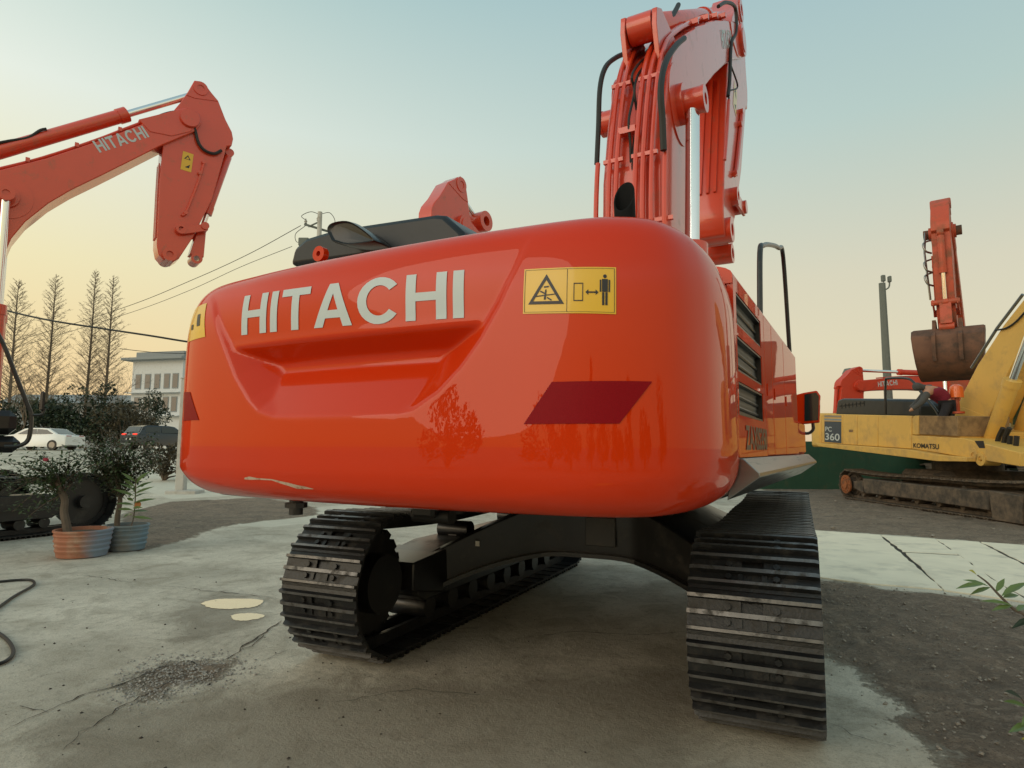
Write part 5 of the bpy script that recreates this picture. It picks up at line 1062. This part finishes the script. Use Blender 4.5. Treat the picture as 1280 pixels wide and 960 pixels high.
# ---- potted shrubs
def pot(px0, px1, ytop, ybot, m, label, stain=None, elong=1.0):
    a, b = hz(px0, ybot), hz(px1, ybot); c = hz((px0+px1)/2, ybot); R_ = np.hypot(*(b-a)[:2])/2; c = c+H2*R_*.75; zt = (dep((px0+px1)/2, ytop, (c-CAM)@H2-R_))[2]
    o = empty('potted_shrub', (c[0], c[1], 0), YAW, label, 'potted plant')
    pr = [(0, .01), (R_*.86, .01), (R_*.88, .05)]+[(R_*(.88+.12*t)+(.012 if int(t*9) % 2 else 0), .05+(zt-.07)*t) for t in np.linspace(0, 1, 19)]+[(R_*1.03, zt), (R_*.94, zt), (R_*.90, zt-.05)]
    MB().lathe(pr, n=40).build('pot', m, o); MB().lathe([(R_*.92, zt-.06), (R_*.5, zt-.03), (0, zt-.02)], n=28).build('soil', 'soil', o)
    return o, c, R_, zt
P1o, c1, R1, z1 = pot(53, 119, 665, 699, 'terracotta', 'wide terracotta pot with a gnarled rose bush bearing one pink flower')
P2o, c2p, R2, z2 = pot(121, 171, 658, 690, 'pot_blue', 'grey-blue ribbed pot with a dense small-leaved bush')
def st_seg(o, c): return lambda px, py, dy=0.: tuple((lambda p: ((p-c)@r0, (p-c)@H2, p[2]))(dep(px, py, (c-CAM)@H2+dy)))
for nm in ('terracotta', 'pot_blue'):                   # worn blue paint left on one flank of the pots
    n_ = MAT[nm].node_tree; N_ = n_.nodes; b_ = N_['Principled BSDF']; src = b_.inputs['Base Color'].links[0].from_socket
    tc2 = N_.new('ShaderNodeTexCoord'); sx = N_.new('ShaderNodeSeparateXYZ'); n_.links.new(tc2.outputs['Object'], sx.inputs[0]); nz_ = N_.new('ShaderNodeTexNoise'); nz_.inputs['Scale'].default_value = 5; nz_.inputs['Detail'].default_value = 6; n_.links.new(tc2.outputs['Object'], nz_.inputs[0])
    ma = N_.new('ShaderNodeMath'); ma.operation = 'MULTIPLY_ADD'; n_.links.new(nz_.outputs[0], ma.inputs[0]); ma.inputs[1].default_value = .22; n_.links.new(sx.outputs[0], ma.inputs[2]); rg = N_.new('ShaderNodeMapRange'); rg.inputs[1].default_value = .26; rg.inputs[2].default_value = .40; rg.inputs[4].default_value = .75; n_.links.new(ma.outputs[0], rg.inputs[0])
    mm = N_.new('ShaderNodeMix'); mm.data_type = 'RGBA'; n_.links.new(rg.outputs[0], mm.inputs[0]); n_.links.new(src, mm.inputs[6]); mm.inputs[7].default_value = (.16, .30, .42, 1); n_.links.new(mm.outputs[2], b_.inputs['Base Color'])
g = np.random.default_rng(21); S1 = st_seg(P1o, c1)
tk = [S1(*q) for q in ((85, 668), (83, 655), (80, 640), (81, 625), (76, 612), (72, 604))]; MB().tube(smooth_path(tk, 5), [.055-.02*k/25 for k in range(26)], 9).build('trunk', 'bark', P1o)
br = MB(); lf = MB(); ends = [(-5, 590), (8, 578), (20, 600), (30, 570), (45, 585), (52, 566), (62, 576), (75, 572), (88, 562), (98, 570), (40, 612), (15, 615), (100, 590), (65, 592), (5, 603), (28, 588), (118, 562), (130, 578), (60, 640), (15, 640), (35, 646)]
for k, e in enumerate(ends):
    dy = g.uniform(-.45, .35); q0 = S1(*((74, 606) if k % 2 else (79, 618))); q2 = S1(e[0], e[1], dy); q1 = tuple((np.array(q0)+q2)/2+np.array([0, 0, g.uniform(-.02, .12)])); pth = smooth_path([q0, q1, q2], 6); br.tube(pth, list(np.linspace(.009, .003, len(pth))), 5, False)
    for i in range(75):
        p_ = pth[g.integers(3, len(pth))]+g.normal(0, .055, 3); d = rand_dir(g); d[2] = d[2]*.5+.1; leaf_quad(lf, p_, d, (0, 0, 1), g.uniform(.04, .085), g.uniform(.024, .042))
br.build('branches', 'twig', P1o, smooth=0, fix=False); lf.build('foliage', 'leaf', P1o, smooth=0, fix=False)
fl = MB(); fc = np.array(S1(57, 577, -.3))
for k in range(16): a = k*2.4; d = np.array([cos(a), sin(a), .3+.05*k]); leaf_quad(fl, fc, d, (0, 0, 1), .05, .045, .1, -.4)
fl.build('flower', 'petal', P1o, fix=False)
S2 = st_seg(P2o, c2p); tk = [S2(*q) for q in ((146, 662), (147, 645), (150, 625), (148, 605), (143, 592))]; MB().tube(smooth_path(tk, 5), [.04-.016*k/20 for k in range(21)], 8).build('trunk', 'bark', P2o)
br = MB(); lf = MB(); lf2 = MB()
for k in range(60):
    a = g.uniform(0, 6.28); q = sqrt(g.uniform(0, 1)); e = (150+50*q*cos(a), 566+38*q*sin(a)); dy = g.uniform(-.4, .4); q0 = tk[g.integers(2, 5)]; q2 = S2(e[0], e[1], dy); q1 = tuple((np.array(q0)+q2)/2+np.array([0, 0, g.uniform(-.05, .06)])); pth = smooth_path([q0, q1, q2], 6); br.tube(pth, list(np.linspace(.007, .0025, len(pth))), 4, False)
    for i in range(70):
        p_ = pth[g.integers(4, len(pth))]+g.normal(0, .06, 3); d = rand_dir(g); d[2] = d[2]*.5+.1; leaf_quad(lf if g.uniform() < .7 else lf2, p_, d, (0, 0, 1), g.uniform(.035, .075), g.uniform(.02, .036))
br.build('branches', 'twig', P2o, smooth=0, fix=False); lf.build('foliage', 'leaf', P2o, smooth=0, fix=False); lf2.build('foliage', 'hedge_brown', P2o, smooth=0, fix=False)
sp_b = S2(163, 662, -.2); sp_t = S2(170, 598, -.25); MB().tube(smooth_path([sp_b, S2(168, 640, -.15), sp_t], 5), .008, 6).build('stem', 'twig', P2o)
for k in range(22):
    a = k*2.4; t = .25+.75*k/22; p_ = np.array(sp_b)+(np.array(sp_t)-sp_b)*t; d = np.array([cos(a), sin(a), .9-1.2*(1-t)]); m_ = MB(); leaf_quad(m_, p_, d, (.1*sin(k), -1, .7), g.uniform(.18, .28), .045, .2, .25); m_.build('long_leaf', 'leaf_gloss', P2o, fix=False)
for k in range(3): m_ = MB(); leaf_quad(m_, S2(171+k*1.5, 626, -.2), (.1*k-.1, 0, -1), (0, 1, 0), .11, .05, .3, .2); m_.build('dry_leaf', 'leaf_dry', P2o, fix=False)
# ---- black hose lying on the concrete
hp_ = [hz(x, y, .016) for x, y in ((-60, 735), (-20, 729), (0, 727), (22, 725), (38, 725), (43, 729), (38, 734), (20, 744), (4, 755), (-15, 770), (-25, 780), (-8, 788), (6, 797), (15, 808), (16, 818), (8, 826), (-6, 831), (-40, 838))]
tag(MB().tube(smooth_path(hp_, 6), .013, 8).build('hose', 'rubber', None), 'black rubber hose looping across the concrete near the pots', 'hose')
# ---- near plant at the right edge: glossy leaves reaching in from a pot outside the frame
NP = dep(1400, 900, 2.75); NP = np.array([NP[0], NP[1], 0.]); NPo = empty('potted_shrub', (NP[0], NP[1], 0), YAW, 'leafy shrub with glossy pointed leaves reaching over the muddy ground', 'potted plant')
Sn = st_seg(NPo, NP); MB().lathe([(0, .0), (.16, .0), (.2, .3), (.215, .33), (.19, .33), (.18, .28), (0, .29)], n=28).build('pot', 'terracotta', NPo)
st1 = smooth_path([(0, 0, .28), Sn(1320, 810), Sn(1285, 772), Sn(1268, 762), Sn(1250, 745), Sn(1235, 729), Sn(1222, 719)], 5); MB().tube(st1, list(np.linspace(.009, .003, len(st1))), 6).build('stem', 'twig', NPo)
st2 = smooth_path([(0, 0, .28), Sn(1310, 900), Sn(1290, 890), Sn(1276, 872)], 5); MB().tube(st2, list(np.linspace(.008, .003, len(st2))), 6).build('stem', 'twig', NPo)
def pleaf(a, b, W, m='leaf_gloss', dy0=0., dy1=0., roll=.0):
    A, Bq = np.array(Sn(*a, dy0)), np.array(Sn(*b, dy1)); m_ = MB(); leaf_quad(m_, A, Bq-A, np.array([roll, -.45, 1.]), np.linalg.norm(Bq-A), W, .35, .12); m_.build('leaf', m, NPo, fix=False)
for a, b, W, m, r_ in (((1232, 730), (1196, 732), .030, 'leaf_gloss', .2), ((1236, 733), (1205, 722), .026, 'leaf_gloss', .0), ((1238, 734), (1213, 741), .022, 'leaf_gloss', .5), ((1221, 719), (1212, 712), .03, 'leaf_yellow', 0), ((1252, 745), (1285, 724), .035, 'leaf_gloss', -.3), ((1254, 747), (1274, 742), .032, 'leaf_gloss', .3), ((1264, 756), (1226, 748), .028, 'leaf_gloss', .1), ((1266, 757), (1240, 761), .026, 'leaf_gloss', .6), ((1270, 764), (1286, 754), .03, 'leaf_gloss', 0), ((1290, 772), (1266, 783), .026, 'leaf_dark', .5), ((1245, 740), (1256, 722), .024, 'leaf_gloss', .2),
                      ((1278, 874), (1258, 862), .04, 'leaf_dark', 0), ((1284, 884), (1256, 874), .034, 'leaf_gloss', .3), ((1292, 905), (1262, 912), .036, 'leaf_gloss', .1), ((1290, 893), (1278, 905), .03, 'leaf_gloss', .5), ((1300, 925), (1276, 922), .04, 'leaf_yellow', .4), ((1310, 880), (1300, 850), .04, 'leaf_gloss', 0), ((1312, 830), (1298, 800), .04, 'leaf_gloss', 0)): pleaf(a, b, W, m, g.uniform(-.02, .02), g.uniform(-.03, .03), r_)
gn = np.random.default_rng(77)                          # the rest of that shrub, growing from its pot
for k in range(9):
    a_ = k*.7; top = np.array([.22*cos(a_)*gn.uniform(.5, 1.2), .22*sin(a_)*gn.uniform(.5, 1.2), gn.uniform(.5, .85)]); pth = smooth_path([(0, 0, .27), top*np.array([.35, .35, .62]), top], 5); MB().tube(pth, list(np.linspace(.008, .003, len(pth))), 6).build('stem', 'twig', NPo)
    for q in range(7):
        p_ = pth[gn.integers(4, len(pth))]; d = rand_dir(gn); d[2] = abs(d[2])*.4+.1; m_ = MB(); leaf_quad(m_, p_, d, np.array([0, -.4, 1.]), gn.uniform(.08, .12), gn.uniform(.03, .042), .35, .15); m_.build('leaf', 'leaf_gloss' if gn.uniform() < .8 else 'leaf_dark', NPo, fix=False)
# ================================================================ worker bending over the yellow machine
def worker():
    D = 15.0; f0 = dep(1182, 548, D); o = empty('person', (f0[0], f0[1], float(f0[2])), YAW, 'worker in maroon vest and dark trousers bending over the yellow excavator deck', 'person')
    S = lambda px, py, dy=0.: np.array([(dep(px, py, D+dy)-f0)@r0, dy, dep(px, py, D+dy)[2]-f0[2]])
    J = dict(pel=S(1184, 505), sp=S(1174, 492), ch=S(1163, 487), nk=S(1154, 484), hd=S(1147, 483), ht=S(1141, 484), shl=S(1160, 490, -.18), shr=S(1160, 488, .2), ell=S(1152, 503, -.26), elr=S(1149, 500, .26), hal=S(1139, 512, -.2), har=S(1138, 510, .15), hpl=S(1184, 508, -.1), hpr=S(1184, 508, .12), knl=S(1176, 527, -.14), knr=S(1182, 528, .14), anl=S(1180, 546, -.14), anr=S(1186, 546, .14), tol=S(1174, 548, -.14), tor=S(1180, 548, .14), f1=S(1136.5, 513.5, -.22), f2=S(1137, 514.5, -.19), f3=S(1138, 514.5, -.16))
    R = dict(pel=.15, sp=.15, ch=.17, nk=.07, hd=.105, ht=.085, shl=.085, shr=.085, ell=.055, elr=.055, hal=.04, har=.04, hpl=.10, hpr=.10, knl=.075, knr=.075, anl=.05, anr=.05, tol=.045, tor=.045, f1=.014, f2=.014, f3=.014)
    E = [('pel', 'sp'), ('sp', 'ch'), ('ch', 'nk'), ('nk', 'hd'), ('hd', 'ht'), ('ch', 'shl'), ('ch', 'shr'), ('shl', 'ell'), ('shr', 'elr'), ('ell', 'hal'), ('elr', 'har'), ('pel', 'hpl'), ('pel', 'hpr'), ('hpl', 'knl'), ('hpr', 'knr'), ('knl', 'anl'), ('knr', 'anr'), ('anl', 'tol'), ('anr', 'tor'), ('hal', 'f1'), ('hal', 'f2'), ('hal', 'f3')]
    def skin(name, edges, k, m, root):
        ks = sorted({v for e in edges for v in e}); me = bpy.data.meshes.new(name); me.from_pydata([tuple(J[q]) for q in ks], [(ks.index(a), ks.index(b)) for a, b in edges], [])
        ob = add_obj(name, me, m, o); md = ob.modifiers.new('skin', 'SKIN')
        if not me.skin_vertices: bpy.context.view_layer.update()
        for i, q in enumerate(ks): me.skin_vertices[0].data[i].radius = (R[q]*k, R[q]*k); me.skin_vertices[0].data[i].use_root = (q == root)
        ss = ob.modifiers.new('sub', 'SUBSURF'); ss.levels = 2; ss.render_levels = 2; return ob
    skin('body', E, 1.0, 'skin', 'pel')
    skin('trousers', [e for e in E if e[0] in ('pel', 'hpl', 'hpr', 'knl', 'knr') and e[1] not in ('sp',)], 1.16, 'cloth_dark', 'pel'); skin('vest', [('pel', 'sp'), ('sp', 'ch'), ('ch', 'shl'), ('ch', 'shr')], 1.28, 'cloth_maroon', 'pel')
    skin('sleeve', [('shl', 'ell'), ('ell', 'hal')], 1.25, 'cloth_grey', 'shl'); skin('sleeve', [('shr', 'elr'), ('elr', 'har')], 1.25, 'cloth_grey', 'shr'); skin('hood', [('ch', 'nk'), ('nk', 'hd'), ('hd', 'ht')], 1.12, 'cloth_grey', 'nk')
worker()
# ================================================================ trees behind the camera, mirrored in the paint
for k, (lat, D, w_, H, m) in enumerate(((-9, -13, 1.6, 3.6, 'hedge'), (-5.5, -16, 1.3, 5.2, 'leaf_dark'), (-3.2, -17, 1.6, 4.0, 'hedge'), (.5, -15, 1.5, 3.4, 'hedge'), (4, -17, 1.9, 4.6, 'leaf_dark'), (8, -15, 2.0, 3.6, 'hedge'), (-13, -14, 2.2, 4.2, 'hedge'), (-17, -9, 2.2, 4.4, 'hedge'), (13, -13, 2.2, 4.5, 'leaf_dark'))):
    shrub('evergreen_tree', G(lat, D), w_, w_, H*.82, 'evergreen tree mirrored in the glossy orange counterweight', 90+k, m, 1500, .32, 'tree', 'evergreens behind the viewer', low=.1, cone=(k in (1, 4)))
